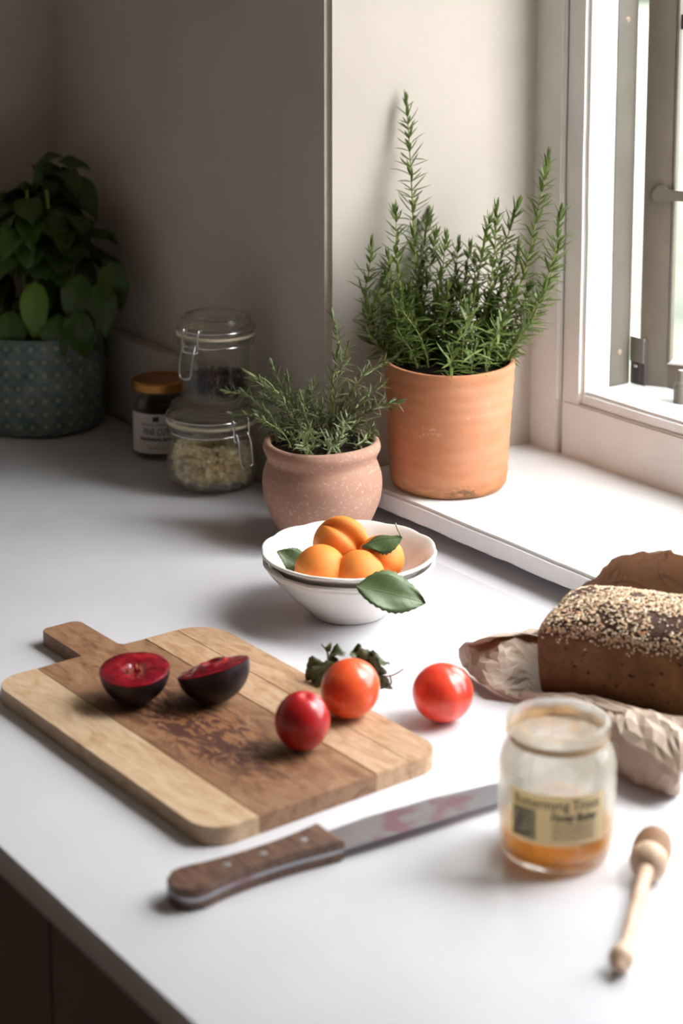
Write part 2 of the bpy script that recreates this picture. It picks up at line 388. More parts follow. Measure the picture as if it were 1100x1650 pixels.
# ---- window
win = empty('window_1', (0, 0, 0), kind='structure')
def wob_box(name, a, b, mt, parent, bev, seg=60, amp=.0012, chip=0.0):
    """a long board whose long edges are slightly uneven, old paint"""
    bm = bmesh.new(); add_box(bm, a, b, 0)
    ax = max(range(3), key=lambda i: b[i]-a[i])
    es = [e for e in bm.edges if abs((e.verts[0].co-e.verts[1].co)[ax]) > .01]
    bmesh.ops.subdivide_edges(bm, edges=es, cuts=seg, use_grid_fill=True)
    es = [e for e in bm.edges if abs(e.calc_face_angle(0)) > 1]
    bmesh.ops.bevel(bm, geom=es, offset=bev, segments=3, affect='EDGES')
    for v in bm.verts:
        n = noise.noise_vector(v.co*9)*amp + noise.noise_vector(v.co*55)*amp*.5
        v.co += n
        if chip and v.co.z < a[2]+bev: v.co.z += max(0, noise.noise(v.co*40))*chip
    return frm_bm(name, bm, mt, parent, 50)
sill = wob_box('sill', (-1.716, 1.2405, .0125), (XO1, YI+.03, ZS), m_sill, win, .0035, 160, .0006, .0022)
sill['label'] = 'chipped white painted sill'
# timber frame round the opening: outer board and inner bead
XF1, XJ = -1.635, -1.597
ZB1, ZJ = .1035, .1200
wob_box('frame_board', (XI0-.002, YI, ZS-.02), (XF1, YO, ZT), m_frame, win, .002, 60, .0007)
wob_box('frame_board', (XF1+.0006, YI+.004, ZS-.02), (XJ, YO, ZT), m_frame, win, .005, 60, .0008)
wob_box('frame_bead', (XF1-.0025, YI-.0025, ZB1), (XF1+.0035, YI+.006, ZT), m_frame, win, .0018, 60, .0004)
wob_box('frame_board', (XJ-.03, YI+.002, ZS-.02), (XI1, YO, ZB1), m_frame, win, .002, 60, .0007)
wob_box('ledge', (XJ-.001, YI+.004, ZB1-.001), (XI1, YO+.022, ZJ), m_sill, win, .004, 60, .0008)
wob_box('frame_board', (XI1-.05, YI, ZS-.02), (XI1+.002, YO, ZT), m_frame, win, .002, 30, .0007)
wob_box('frame_board', (XI0, YI, ZT-.10), (XI1, YO, ZT), m_frame, win, .002, 30, .0007)
# greige metal subframe on the jamb
sub = box('metal_subframe', (XJ-.004, 1.5465, ZJ-.002), (XJ+.0015, 1.5775, ZT-.1), m_metal2, win, .0006)
for z in (.1597, .5566, .98):
    Mx = Matrix.Translation((XJ+.0015, 1.5610, z)) @ Matrix.Rotation(pi/2, 4, 'Y')
    s_ = lathe('screw', [(0, .0012), (.0024, .0010), (.0036, 0), (.0038, -.0012)], m_screw, sub, 20, M=Mx)
# casement swung outwards
ca = radians(31); P0 = V((-1.5736, 1.5830, 0))
MC = Matrix.Translation(P0) @ Matrix.Rotation(ca, 4, 'Z')
cas = empty('casement', (0, 0, 0)); cas.parent = win
CW, ZC0, ZC1 = .44, .1170, 1.42
bm = bmesh.new()
add_box(bm, (-.008, 0, ZC0), (.0265, .028, ZC1), .0015, MC); add_box(bm, (CW-.035, 0, ZC0), (CW, .028, ZC1), .0015, MC)
add_box(bm, (.0255, .0003, ZC0), (CW-.034, .0283, ZC0+.0325), .0015, MC); add_box(bm, (.0255, .0003, ZC1-.03), (CW-.034, .0283, ZC1), .0015, MC)
frm_bm('casement_frame', bm, m_metal, cas, 40)
mesh('glass_pane', [MC @ V(p) for p in [(.026, .012, ZC0+.03), (CW-.034, .012, ZC0+.03), (CW-.034, .012, ZC1-.03), (.026, .012, ZC1-.03), (.026, .015, ZC0+.03), (CW-.034, .015, ZC0+.03), (CW-.034, .015, ZC1-.03), (.026, .015, ZC1-.03)]],
     [(0, 1, 2, 3), (7, 6, 5, 4), (0, 4, 5, 1), (1, 5, 6, 2), (2, 6, 7, 3), (3, 7, 4, 0)], m_pane, cas)
box('putty_bead', (.0262, -.0008, ZC0+.033), (.0292, .006, ZC1-.031), m_metal2, cas, .0008, MC)
box('putty_bead', (.0262, -.0008, ZC0+.0315), (CW-.034, .006, ZC0+.0345), m_frame, cas, .0008, MC)
box('glazing_bar', (.0265, .010, .5457), (CW-.034, .022, .5631), m_dark, cas, .001, MC)
# bar handle with round end over the stile
bm = bmesh.new(); n = 24; pts = []
ccx, ccz, R0, hh = .0130, .3526, .0105, .0062
a0 = math.asin(hh/R0)
for k in range(n+1):
    a = a0 + (2*pi-2*a0)*k/n; pts.append((ccx+R0*cos(a), ccz+R0*sin(a)))
pts = [(CW-.03, ccz+hh)]+[(.030, ccz+hh)]+pts+[(.030, ccz-hh), (CW-.03, ccz-hh)]
f = [bm.verts.new(MC @ V((x, -.0055, z))) for x, z in pts]; g = [bm.verts.new(MC @ V((x, -.0001, z))) for x, z in pts]
bm.faces.new(f[::-1]); bm.faces.new(g)
for i in range(len(f)): bm.faces.new((f[i], f[(i+1) % len(f)], g[(i+1) % len(f)], g[i]))
bmesh.ops.bevel(bm, geom=[e for e in bm.edges if all(v in f for v in e.verts)], offset=.0012, segments=2, affect='EDGES')
frm_bm('cross_bar', bm, m_metal, cas, 35)
hb = box('hinge_bracket', (-1.5960, 1.5795, ZJ-.001), (-1.572, 1.586, .1745), m_dark, win, .001)
box('hinge_plate', (-1.5960, 1.5780, .147), (-1.573, 1.5810, .1775), m_metal2, win, .001)
lathe('hinge_screw', [(0, .0025), (.002, .002), (.003, 0)], m_wire, hb, 16, M=Matrix.Translation((-1.5870, 1.5795, .1420)) @ Matrix.Rotation(pi/2, 4, 'X'))
pin = at(1094, 648, ZJ)
sp = lathe('stay_pin', [(0, 0), (.0085, 0), (.0085, .018), (.007, .020), (.007, .024), (.0055, .026), (.0055, .036), (.004, .0385), (0, .039)], m_metal2, win, 24, M=Matrix.Translation(pin+V((.002, 0, 0))))
# far half of the window: mullion and a fixed light
box('mullion', (-1.135, 1.545, ZJ-.002), (-1.105, 1.575, ZT-.1), m_metal, win, .001)
bm = bmesh.new()
add_box(bm, (-1.105, 1.535, ZJ), (-.442, 1.555, ZJ+.03), .001); add_box(bm, (-1.105, 1.535, ZT-.13), (-.442, 1.555, ZT-.1), .001)
add_box(bm, (-.472, 1.5345, ZJ), (-.442, 1.5555, ZT-.1), .001); frm_bm('fixed_light_frame', bm, m_metal, win)
mesh('glass_pane', [(-1.106, 1.545, ZJ), (-.47, 1.545, ZJ), (-.47, 1.545, ZT-.11), (-1.106, 1.545, ZT-.11)], [(0, 1, 2, 3)], m_pane, win)
box('glazing_bar', (-1.106, 1.538, .45), (-.47, 1.552, .466), m_metal, win, .001)
box('glazing_bar', (-1.106, 1.538, .75), (-.47, 1.552, .766), m_metal, win, .001)

# ---- garden beyond the window
m_lawn = paint('lawn', (.060, .068, .042), .9, .6, .25, 1.2)
tag(mesh('ground', [(-40, 1.8, -1.3), (25, 1.8, -1.3), (25, 60, -1.3), (-40, 60, -1.3)], [(0, 1, 2, 3)], m_lawn), kind='structure')
m_gravel = paint('gravel', (.088, .078, .070), .9, .6, .12, 3)
tag(box('garden_path', (-30, 12.5, -1.32), (12, 24.0, -1.285), m_gravel), kind='structure')
m_hedge = leaf_mat('hedge_leaf', (.04, .05, .025), (.09, .10, .05), .6, 3)
hv, hf = [], []
rh = random.Random(3)
for i in range(2600):
    p = V((rh.uniform(-30, 8), 27+rh.gauss(0, .7), -1.3+rh.random()*2.4)); d = V((rh.gauss(0, 1), rh.gauss(0, 1), rh.gauss(0, 1))).normalized()*.35
    e = d.orthogonal().normalized()*.22; k = len(hv); hv += [p-d, p-e, p+d, p+e, p+d.cross(e)*.4]; hf += [(k, k+1, k+4), (k+1, k+2, k+4), (k+2, k+3, k+4), (k+3, k, k+4)]
tag(mesh('garden_hedge', hv, hf, m_hedge), 'pale green hedge beyond the window panes', 'hedge', kind='stuff')

# ---- worktop and cabinets
YF = .562
bm = bmesh.new(); add_box(bm, (XE+.001, YF, -.024), (1.2, 1.2085, 0), .002); add_box(bm, (XO0+.025, 1.2, -.0235), (XO1-.01, 1.44, -.0001))
tag(frm_bm('worktop', bm, m_top, None, 40), 'white polished stone kitchen worktop with thin front edge', 'worktop')
for i, (x0, x1) in enumerate([(-2.39, -1.7925), (-1.7915, -1.1895), (-1.1885, -.5885), (-.5875, 1.19)]):
    lab = ['dark cabinet under the far left end of the white worktop', 'dark cabinet below the cutting board end of the worktop, left of the seam',
           'dark cabinet right of the seam under the worktop front', 'dark cabinet under the right end of the white worktop'][i]
    c_ = empty('base_cabinet', ((x0+x1)/2, .9, ZF), 0, lab, 'cabinet', 'dark cabinets under the worktop')
    box('carcass', (x0-(x0+x1)/2, .608-.9, .0005), (x1-(x0+x1)/2, 1.19-.9, .8755), m_cab, c_)
    d_ = box('door', (x0-(x0+x1)/2+.001, .588-.9, .10), (x1-(x0+x1)/2-.001, .6075-.9, .868), m_cab, c_, .002)

# ================================================================== CUTTING BOARD
BM = Matrix.Translation((-1.2925, .7929, 0)) @ Matrix.Rotation(radians(1.6), 4, 'Z')
board = empty('cutting_board', BM.translation, radians(1.6), 'rectangular wooden cutting board with short handle, holding plums', 'cutting board')
TB = .015
def arc(cx, cy, r, a0, a1, n=8): return [(cx+r*cos(radians(a0+(a1-a0)*k/n)), cy+r*sin(radians(a0+(a1-a0)*k/n))) for k in range(n+1)]
hl, hw = .174, .115; r = .024
body = arc(hl-r, hw-r, r, 0, 90) + arc(-hl+.034, hw-.034, .034, 90, 180) + [(-hl, .0215), (-hl-.005, .0175)] + \
       arc(-hl-.079+.008, .0175-.008, .008, 90, 180, 5) + arc(-hl-.079+.006, -.0225+.006, .006, 180, 270, 5) + [(-hl-.001, -.0225), (-hl, -.0235)] + \
       arc(-hl+.026, -hw+.026, .026, 180, 270) + arc(hl-r, -hw+r, r, 270, 360)
def clip(poly, y, keep_above):
    res = []
    for i in range(len(poly)):
        a, b = poly[i], poly[(i+1) % len(poly)]
        ia, ib = ((a[1] >= y) == keep_above), ((b[1] >= y) == keep_above)
        if ia: res.append(a)
        if ia != ib:
            t = (y-a[1])/(b[1]-a[1]); res.append((a[0]+(b[0]-a[0])*t, y))
    return res
def extrude(poly, z0, z1, bev=.0012):
    bm = bmesh.new(); f = [bm.verts.new((x, y, z0)) for x, y in poly]; g = [bm.verts.new((x, y, z1)) for x, y in poly]
    bm.faces.new(f[::-1]); top = bm.faces.new(g)
    for i in range(len(f)): bm.faces.new((f[i], f[(i+1) % len(f)], g[(i+1) % len(f)], g[i]))
    if bev: bmesh.ops.bevel(bm, geom=list(top.edges), offset=bev, segments=2, affect='EDGES')
    return bm
cuts = [-.2, -.069, .044, .079, .2]; mm = [m_bpale, m_bmid, m_bright, m_bmid2 if False else m_bright]
for i in range(4):
    p = body
    if i > 0: p = clip(p, cuts[i], True)
    if i < 3: p = clip(p, cuts[i+1]-.00015, False)
    q = [p[0]]
    for a in p[1:]:
        if (a[0]-q[-1][0])**2+(a[1]-q[-1][1])**2 > 1e-9: q.append(a)
    o = frm_bm('stave', extrude(q, .0002, TB-.00025*(i % 2), .0006), mm[i], board, 40)

# ================================================================== FRUIT
def fruit(name, c, R, sz, mt, label, cat, group=None, cleft=.0, rot=(0, 0, 0), n=40, wide=.16, dimple=.12, asym=0, pinch=0):
    vs, fs = [], []; Mr = Matrix.Rotation(rot[2], 3, 'Z') @ Matrix.Rotation(rot[1], 3, 'Y') @ Matrix.Rotation(rot[0], 3, 'X')
    rows = n
    for i in range(rows+1):
        th = pi*i/rows
        for k in range(2*n):
            ph = 2*pi*k/(2*n); dp = (ph+pi) % (2*pi)-pi
            rr = 1 - cleft*exp(-(dp/wide)**2)*sin(th)**.6 + asym*cleft*(exp(-((dp-.45)/.35)**2))*sin(th)
            rr -= dimple*exp(-(th/.22)**2) - pinch*exp(-((pi-th)/.3)**2)
            p = V((sin(th)*cos(ph)*R*rr, sin(th)*sin(ph)*R*rr, cos(th)*R*rr*sz))
            vs.append(Mr @ p)
    W = 2*n
    for i in range(rows):
        for k in range(W): fs.append((i*W+k, (i+1)*W+k, (i+1)*W+(k+1) % W, i*W+(k+1) % W))
    o = mesh(name, vs, fs, mt, None, None); weld(o, 1e-5)
    o.data.polygons.foreach_set('use_smooth', [True]*len(o.data.polygons)); o.location = c
    zmin = min(v.co.z for v in o.data.vertices); o['zmin'] = zmin
    return tag(o, label, cat, group)
def seat(o, x, y, zsurf):
    o.location = (x, y, zsurf-o['zmin']+.0002); del o['zmin']; return o
p = at(487, 1163, TB+.0235)
o = seat(fruit('plum', p, .0225, 1.08, m_plum_r, 'small deep crimson plum at the front of the cutting board', 'plum', 'whole red plums', .03, (.15, .1, 1.2)), p.x, p.y, TB)
p = at(564, 1109, TB+.0245)
pb = seat(fruit('plum', p, .0245, 1.06, m_plum_o, 'orange-red plum on the board in front of the wilted sprig', 'plum', 'whole red plums', .05, (.1, radians(112), radians(-70)), pinch=.10), p.x, p.y, TB)
# its stem scar facing the camera
dirc = (at(600, 1122, TB+.019)-V(pb.location)).normalized()
sc_ = lathe('stem_scar', [(0, .0006), (.0014, .0005), (.0024, .0001), (.0028, -.0006)], m_stemdot, pb, 20, M=Matrix.Translation(dirc*.0236) @ dirc.to_track_quat('Z', 'Y').to_matrix().to_4x4())
p = at(713, 1117, .0245)
o = seat(fruit('plum', p, .0262, .95, m_plum_s, 'scarlet plum lying on the white worktop beside the board', 'plum', 'whole red plums', .04, (0, 0, radians(2)), wide=.18, dimple=.02), p.x, p.y, 0)

def half_plum(c, R, Mrot, label, seedv, hole):
    e = empty('plum_half', (0, 0, 0), 0, label, 'plum', 'halves of the cut dark plum')
    rnd = random.Random(seedv); n = 56; vs, fs = [], []; rows = 16
    M4 = Mrot.to_4x4()
    pts = []
    for i in range(rows+1):
        th = pi/2 + (pi/2)*i/rows
        for k in range(n):
            a = 2*pi*k/n; g = 1-.05*exp(-(((a+pi) % (2*pi)-pi)/.16)**2)
            vs.append((R*sin(th)*cos(a)*g, R*sin(th)*sin(a)*g*.96, R*cos(th)*.92))
    for i in range(rows):
        for k in range(n): fs.append((i*n+k, (i+1)*n+k, (i+1)*n+(k+1) % n, i*n+(k+1) % n))
    s = mesh('skin', vs, fs, m_skin, e, None); weld(s, 1e-5); s.data.polygons.foreach_set('use_smooth', [True]*len(s.data.polygons))
    vs, fs = [], []; rows = 22
    for i in range(rows+1):
        t = i/rows
        for k in range(n):
            a = 2*pi*k/n; g = 1-.05*exp(-(((a+pi) % (2*pi)-pi)/.16)**2); x, y = t*cos(a)*g, t*sin(a)*g*.96
            z = .0004 + .0016*(1-t**8)
            ex, ey = x/.34, y/.24; d = sqrt(ex*ex+ey*ey)
            z -= hole*exp(-d**2.2*.8) if hole > 0 else 0
            if hole < 0: z += -hole*exp(-((d-1.15)/.45)**2) + hole*.6*exp(-d*d*2)
            z += .0009*noise.noise(V((x*5, y*5, seedv)))*(1-t**6)
            vs.append((R*x*.995, R*y*.995, z))
    for i in range(rows):
        for k in range(n): fs.append((i*n+k, i*n+(k+1) % n, (i+1)*n+(k+1) % n, (i+1)*n+k))
    s2 = mesh('flesh', vs, fs, m_flesh, e, None); weld(s2, 1e-5); s2.data.polygons.foreach_set('use_smooth', [True]*len(s2.data.polygons)); s2['label'] = 'glossy crimson cut flesh'
    # torn fibres in the hollow
    parts = []
    for k in range(9):
        a = rnd.uniform(0, 2*pi); r0 = rnd.uniform(.1, .36)*R; b = V((r0*cos(a), r0*sin(a)*.7, -.001))
        q = b + V((rnd.gauss(0, .0012), rnd.gauss(0, .0012), rnd.uniform(.0015, .0040)))
        parts.append(tube_data([b, (b+q)/2+V((rnd.gauss(0, .0004), 0, 0)), q], lambda t: .0011*(1-t*.75), 5))
    v_, f_ = join(parts); fb = mesh('stone_fibre', v_, f_, m_fib, e, 60); fb['kind'] = 'stuff'
    zmin = min((Mrot @ v.co).z for v in s.data.vertices)
    e.matrix_world = Matrix.Translation((c.x, c.y, TB-zmin+.0002)) @ M4
    return e
toC = V((-at(215, 1080).x, -at(215, 1080).y, 0)).normalized()
def tilt(az, amt, spin):      # cut face leans amt towards azimuth az
    ax = V((-sin(az), cos(az), 0)); return Matrix.Rotation(amt, 3, ax) @ Matrix.Rotation(spin, 3, 'Z')
azC = math.atan2(toC.y, toC.x)
p = at(217, 1086, TB+.025); half_plum(p, .0315, tilt(azC-.25, radians(5), azC+pi), 'upright half of a cut dark plum, crimson face up, nearer the handle', 3, .006)
p = at(343, 1090, TB+.022); half_plum(p, .0325, tilt(azC-2.35, radians(19), azC+2.4), 'tilted half of a cut dark plum, right of the upright half', 9, -.0035)

# ================================================================== LEAVES
def leaf_mesh(Lr, W, fold=.25, bend=.3, serr=0.0, nx=14, ny=6, tipsharp=1.0, wav=.0, seedv=0, thick=.0003, wpeak=.42):
    """leaf from (0,0,0) along +X, upper side +Z; closed, thin"""
    vs, fs = [], []; rnd = random.Random(seedv)
    for side in (1, -1):
        for i in range(nx+1):
            t = i/nx
            w = (sin(pi*t**(math.log(.5)/math.log(wpeak)))**.75)*(1-.25*t*tipsharp) if 0 < t < 1 else 0
            w = W*max(w, .015)
            a = bend*t; x = Lr*(sin(a)/bend if abs(bend) > 1e-4 else t); z = -Lr*((1-cos(a))/bend if abs(bend) > 1e-4 else 0)
            for j in range(ny+1):
                s = j/ny*2-1; ww = w*(1+serr*(((i % 2)*2-1) if abs(s) == 1 else 0))
                y = s*ww; zz = z + abs(s)*ww*fold + wav*W*sin(t*9+s*3+seedv)*abs(s)
                vs.append((x, y, zz+side*thick*(0 if abs(s) == 1 else 1)))
    K = (nx+1)*(ny+1)
    for i in range(nx):
        for j in range(ny):
            a, b, c, d = i*(ny+1)+j, (i+1)*(ny+1)+j, (i+1)*(ny+1)+j+1, i*(ny+1)+j+1
            fs.append((a, b, c, d)); fs.append((K+a, K+d, K+c, K+b))
    return vs, fs
def frame_mat(base, tip, nrm):
    x = (tip-base).normalized(); z = (nrm-x*nrm.dot(x)).normalized(); y = z.cross(x)
    M4 = Matrix((x, y, z)).transposed().to_4x4(); M4.translation = base; return M4

# ================================================================== BOWLS, APRICOTS
bc = at(562, 985, 0)
def bowl_mod(Rr, lobes=12, ph=.3, amp=.030):
    def f(a, r, z, i):
        t = max(0, (r/Rr-.55)/.45)
        wv = (abs(sin(lobes*a/2+ph))**.8-.6)*.5
        return r*(1+amp*t*t*wv), z+.0022*t**3*wv
    return f
def bowl(name, R, z0, h, foot, label, ph, tl):
    pr = [(0, .0035), (foot-.004, .0035), (foot-.0025, 0), (foot+.001, 0), (foot+.0025, .0015), (foot+.0055, .0050), (foot+.0150, .0140), (foot+.0270, .0255), (foot+.0370, .0370), (foot+.0455, .0475), (R-.002, h-.004), (R+.0008, h-.0015), (R, h+.0005), (R-.003, h),
          (foot+.0420, .0480), (foot+.0340, .0385), (foot+.0235, .0265), (foot+.0110, .0155), (foot, .0085), (foot*.6, .0075), (0, .007)]
    pr = smooth_prof(pr[4:], 4); pr = [(0, .0035), (foot-.004, .0035), (foot-.0025, 0), (foot+.001, 0)]+pr
    o = lathe(name, pr, m_bowl, None, 168, 60, bowl_mod(R, ph=ph))
    o.location = (bc.x, bc.y, z0); o.rotation_euler = (tl[0], tl[1], 0)
    tag(o, label, 'bowl', 'stacked cream bowls'); return o
bl1 = bowl('bowl', .0845, .0003, .0545, .036, 'lower cream bowl of the stacked pair, standing on the worktop', .3, (0, 0))
bl2 = bowl('bowl', .0855, .0112, .0535, .034, 'upper cream bowl with wavy rim, holding the apricots', .3, (.0, .0))
def apr(px, py, z, R, rot, cl, lab, asym=0, wide=.2):
    p = at(px, py, z); o = fruit('apricot', p, R, .97, m_apr, lab, 'apricot', 'apricots in the bowl', cl, rot, wide=wide, asym=asym, dimple=.06)
    del o['zmin']; return o
apr(547, 875, .063, .0272, (radians(35), radians(-28), azC+.42), .20, 'rear apricot with a deep cleft, highest in the bowl', .9, .20)
apr(517, 921, .0545, .0262, (radians(60), .3, azC+2.6), .04, 'front left apricot in the cream bowl')
apr(580, 926, .0535, .0240, (radians(40), .2, azC+2.9), .03, 'smooth front apricot just behind the large overhanging leaf')
apr(613, 901, .0575, .0235, (radians(60), .3, azC+.5), .05, 'right apricot under the folded leaf')

def big_leaf(base, tip, nrm, W, lab, seedv, bend=.5, fold=.3, stalk=None, serr=.06, wpeak=.42):
    base, tip = V(base), V(tip); Lr = (tip-base).length
    e = empty('leaf', base, 0, lab, 'leaf', 'green apricot leaves')
    M4 = frame_mat(V((0, 0, 0)), tip-base, V(nrm))
    # chord of the bent blade lies along +X
    vs, fs = leaf_mesh(Lr*1.03, W, fold, bend, serr, 22, 8, 1, .10, seedv, .00025, wpeak)
    R_ = Matrix.Rotation(-bend/2, 4, 'Y')
    o = mesh('blade', [M4 @ R_ @ V(v) for v in vs], fs, m_aleaf, e, None); weld(o, 1e-6); o.data.polygons.foreach_set('use_smooth', [True]*len(o.data.polygons))
    # veins
    parts = []
    def on(t, s):
        w = W*(sin(pi*t**(math.log(.5)/math.log(wpeak)))**.75)*(1-.25*t) if 0 < t < 1 else 0
        a = bend*t; L2 = Lr*1.03
        return M4 @ R_ @ V((L2*sin(a)/bend, s*w, -L2*(1-cos(a))/bend+abs(s)*w*fold+.10*W*sin(t*9+s*3+seedv)*abs(s)+.00035))
    parts.append(tube_data([on(t/12, 0) for t in range(13)], .00036, 5))
    for k in range(1, 7):
        for s in (-1, 1):
            t0 = k/8; parts.append(tube_data([on(min(t0+.10*u*u+.06*u, .97), s*u*.85) for u in (0, .25, .5, .75, 1)], .00012, 4))
    v_, f_ = join(parts); mesh('veins', v_, f_, m_vein, e, 60)
    if stalk:
        pts = [V(q)-base for q in stalk]; tube('stalk', spline([V((0, 0, 0))]+pts, 5), .0007, m_vein, e, 6)
    return e
zr = .063
rimP = at(622, 930, zr)
big_leaf(at(574, 945, .064), at(683, 972, .046), V((.55, -.62, .75)), .0225, 'large green leaf hanging over the front rim of the bowl', 2, .45, .22, None, .04, .5)
big_leaf(at(648, 868, .086), at(584, 880, .076), V((-.05, -.35, .85)), .0185, 'folded green leaf lying over the right apricot', 5, .7, -.35, [at(640, 852, .090), at(637, 843, .0935)], .05, .40)
big_leaf(at(489, 915, .050), at(447, 889, .068), V((.6, -.5, .7)), .0140, 'green leaf tucked at the left inside the bowl', 4, .5, .25, None, .05, .45)

# ================================================================== ROSEMARY
def needle(p, d, side, Lr, w, curl):
    """thin closed curved needle"""
    vs, fs = [], []; st = [0, .33, .7, 1]; wd = [.5, 1, .85, .12]; d = d.normalized(); n = d.cross(side).normalized()
    for k, (t, q) in enumerate(zip(st, wd)):
        c = p + d*(Lr*t) + n*(curl*Lr*t*t); h = w*q
        vs += [c+side*h, c+n*h*.45, c-side*h, c-n*h*.30]
    for k in range(3):
        for j in range(4): fs.append((k*4+j, k*4+(j+1) % 4, k*4+4+(j+1) % 4, k*4+4+j))
    return vs, fs
def sprig(parent, pts, Lr, gap, rs, ns, nmat, smat, rnd, w=.00125, bare=.04, curl=(-.25, .35), ang=(35, 72)):
    path = spline(pts, 10)
    ln = [0]
    for a, b in zip(path, path[1:]): ln.append(ln[-1]+(b-a).length)
    tot = ln[-1]
    st = tube('stem', path, lambda t: rs*(1-.6*t), smat, parent, 6)
    parts = []; s = tot*bare; roll = rnd.random()*6
    while s < tot:
        i = max(k for k in range(len(ln)) if ln[k] <= s); i = min(i, len(path)-2)
        t = (s-ln[i])/max(1e-6, ln[i+1]-ln[i]); p = path[i].lerp(path[i+1], t); tg = (path[i+1]-path[i]).normalized()
        f = s/tot; u = tg.orthogonal().normalized(); v = tg.cross(u)
        for k in range(ns):
            a = roll + 2*pi*k/ns + rnd.gauss(0, .25); rad = u*cos(a)+v*sin(a)
            an = radians(rnd.uniform(*ang))*(1-.55*max(0, (f-.8)/.2))
            d = tg*cos(an)+rad*sin(an); sd = tg.cross(rad).normalized()
            LL = Lr*rnd.uniform(.6, 1.12)*(1-.35*max(0, (f-.75)/.25))*(.75+.25*min(1, f*4))
            parts.append(needle(p, d, sd, LL, w*rnd.uniform(.75, 1.2), rnd.uniform(*curl)))
        roll += 1.2; s += gap*rnd.uniform(.7, 1.3)
    for k in range(5):
        a = 2*pi*k/5; rad = u*cos(a)+v*sin(a); parts.append(needle(path[-1], tg+rad*rnd.uniform(.15, .5), tg.cross(rad).normalized(), Lr*.55*rnd.uniform(.7, 1.2), w*.85, .2))
    v_, f_ = join(parts); o = mesh('needles', v_, f_, nmat, st, 60); o['kind'] = 'stuff'
    return st
bp = V((-1.6168, 1.3165, ZS))
pot1 = empty('potted_rosemary', bp, 0, 'tall bushy rosemary in a straight terracotta pot on the white sill', 'plant', 'potted rosemary plants')
H1 = .1455
prof = [(0, 0), (.0585, 0), (.0625, .0020), (.0655, .0065), (.0668, .014), (.0680, .04), (.0705, .09), (.0725, .118), (.0735, H1-.003), (.0732, H1-.0008), (.0720, H1), (.0688, H1-.0005), (.0682, H1-.003), (.0675, H1-.02), (.066, .10), (.062, .02), (0, .02)]
def potmod(a, r, z, i): k = 1+.004*sin(2*a+1)*min(1, z/.1)+.002*sin(5*a); return r*k, z+(.0006*sin(a*2+.5)+.0004*sin(3*a) if z > .1 else 0)
# coils: faint horizontal throwing rings
pp = []
for (r0, z0), (r1, z1) in zip(prof, prof[1:]):
    n = 10 if abs(z1-z0) > .02 else 1
    for k in range(n):
        t = k/n; z = z0+(z1-z0)*t; pp.append((r0+(r1-r0)*t+(.00035*sin(z*420) if n > 1 else 0), z))
pp.append(prof[-1])
lathe('pot', pp, m_terra, pot1, 96, 50, potmod)
lathe('soil', [(0, H1-.009), (.03, H1-.007), (.0670, H1-.010), (.0665, H1-.026), (0, H1-.026)], m_soil, pot1, 40)
R1 = random.Random(11)
D1 = (bp-CAM).dot(FW)
def mkstem(parent, orig, D, spec, zsoil, rnd, dd, **kw):
    """spec: list of pixels from tip to base; the depth drifts from the soil outwards"""
    off = rnd.uniform(-dd, dd) if len(spec) < 5 or not isinstance(spec[-1], float) else spec.pop()
    if parent is pot1 and spec[0][0] < 645: off = -.028
    if parent is not pot1 and spec[0][0] > 600: off = -.03
    n = len(spec); pts = []
    for i, (x, y) in enumerate(spec):
        f = 1-i/(n-1); pts.append(dep(x, y, D+off*(.45+.55*f))-orig)
    pts = pts[::-1]
    pts[0].z = zsoil-.001
    return sprig(parent, pts, rnd=rnd, **kw)
big = [
 [(655, 166), (662, 280), (668, 400), (676, 500), (690, 588)],
 [(882, 258), (868, 330), (850, 420), (820, 510), (795, 588)],
 [(903, 345), (893, 410), (868, 480), (830, 548), (806, 590)],
 [(898, 400), (885, 450), (850, 515), (800, 585)],
 [(832, 335), (815, 390), (790, 480), (770, 585)],
 [(800, 342), (797, 400), (785, 490), (760, 588)],
 [(788, 360), (775, 420), (760, 500), (745, 590)],
 [(598, 398), (594, 440), (588, 480), (602, 530), (640, 586)],
 [(606, 480), (590, 525), (612, 560), (650, 590)],
 [(638, 345), (640, 420), (652, 510), (672, 590)],
 [(626, 420), (632, 480), (650, 540), (675, 592)],
 [(700, 385), (690, 450), (680, 520), (690, 590)],
 [(718, 385), (712, 440), (700, 520), (705, 592)],
 [(738, 398), (730, 460), (722, 530), (720, 594)],
 [(756, 402), (748, 460), (735, 530), (730, 594)],
 [(764, 425), (766, 480), (769, 530), (764, 590)],
 [(680, 430), (665, 480), (645, 530), (660, 590)],
 [(702, 508), (696, 540), (690, 570), (688, 594)],
 [(850, 470), (830, 520), (800, 560), (785, 592)],
 [(875, 470), (855, 520), (825, 560), (812, 586)],
 [(812, 440), (800, 500), (780, 550), (770, 592)],
 [(740, 470), (745, 520), (748, 560), (745, 595)],
 [(660, 470), (655, 520), (665, 560), (680, 592)],
 [(720, 470), (715, 520), (712, 560), (715, 594)],
 [(640, 500), (640, 540), (655, 570), (668, 592)],
 [(790, 500), (785, 540), (775, 570), (770, 594)],
 [(620, 450), (612, 500), (628, 550), (655, 588)],
 [(690, 350), (680, 420), (672, 500), (680, 588)] ,
 [(835, 400), (828, 450), (805, 520), (790, 588)],
 [(700, 545), (705, 565), (712, 580), (716, 595)],
 [(745, 540), (740, 560), (735, 580), (733, 595)],
 [(840, 540), (825, 560), (808, 575), (800, 590)],
]
for i, s_ in enumerate(big):
    mkstem(pot1, bp, D1, [tuple(q) for q in s_], H1-.009, R1, .045 if i not in (0, 15, 17) else .012, Lr=.0265, gap=.0080, rs=.0015 if i < 5 else .0012, ns=4 if i < 18 else 5, nmat=m_rose, smat=m_rstem, ang=(38, 82), curl=(-.35, .25), w=.0018, bare=.03)

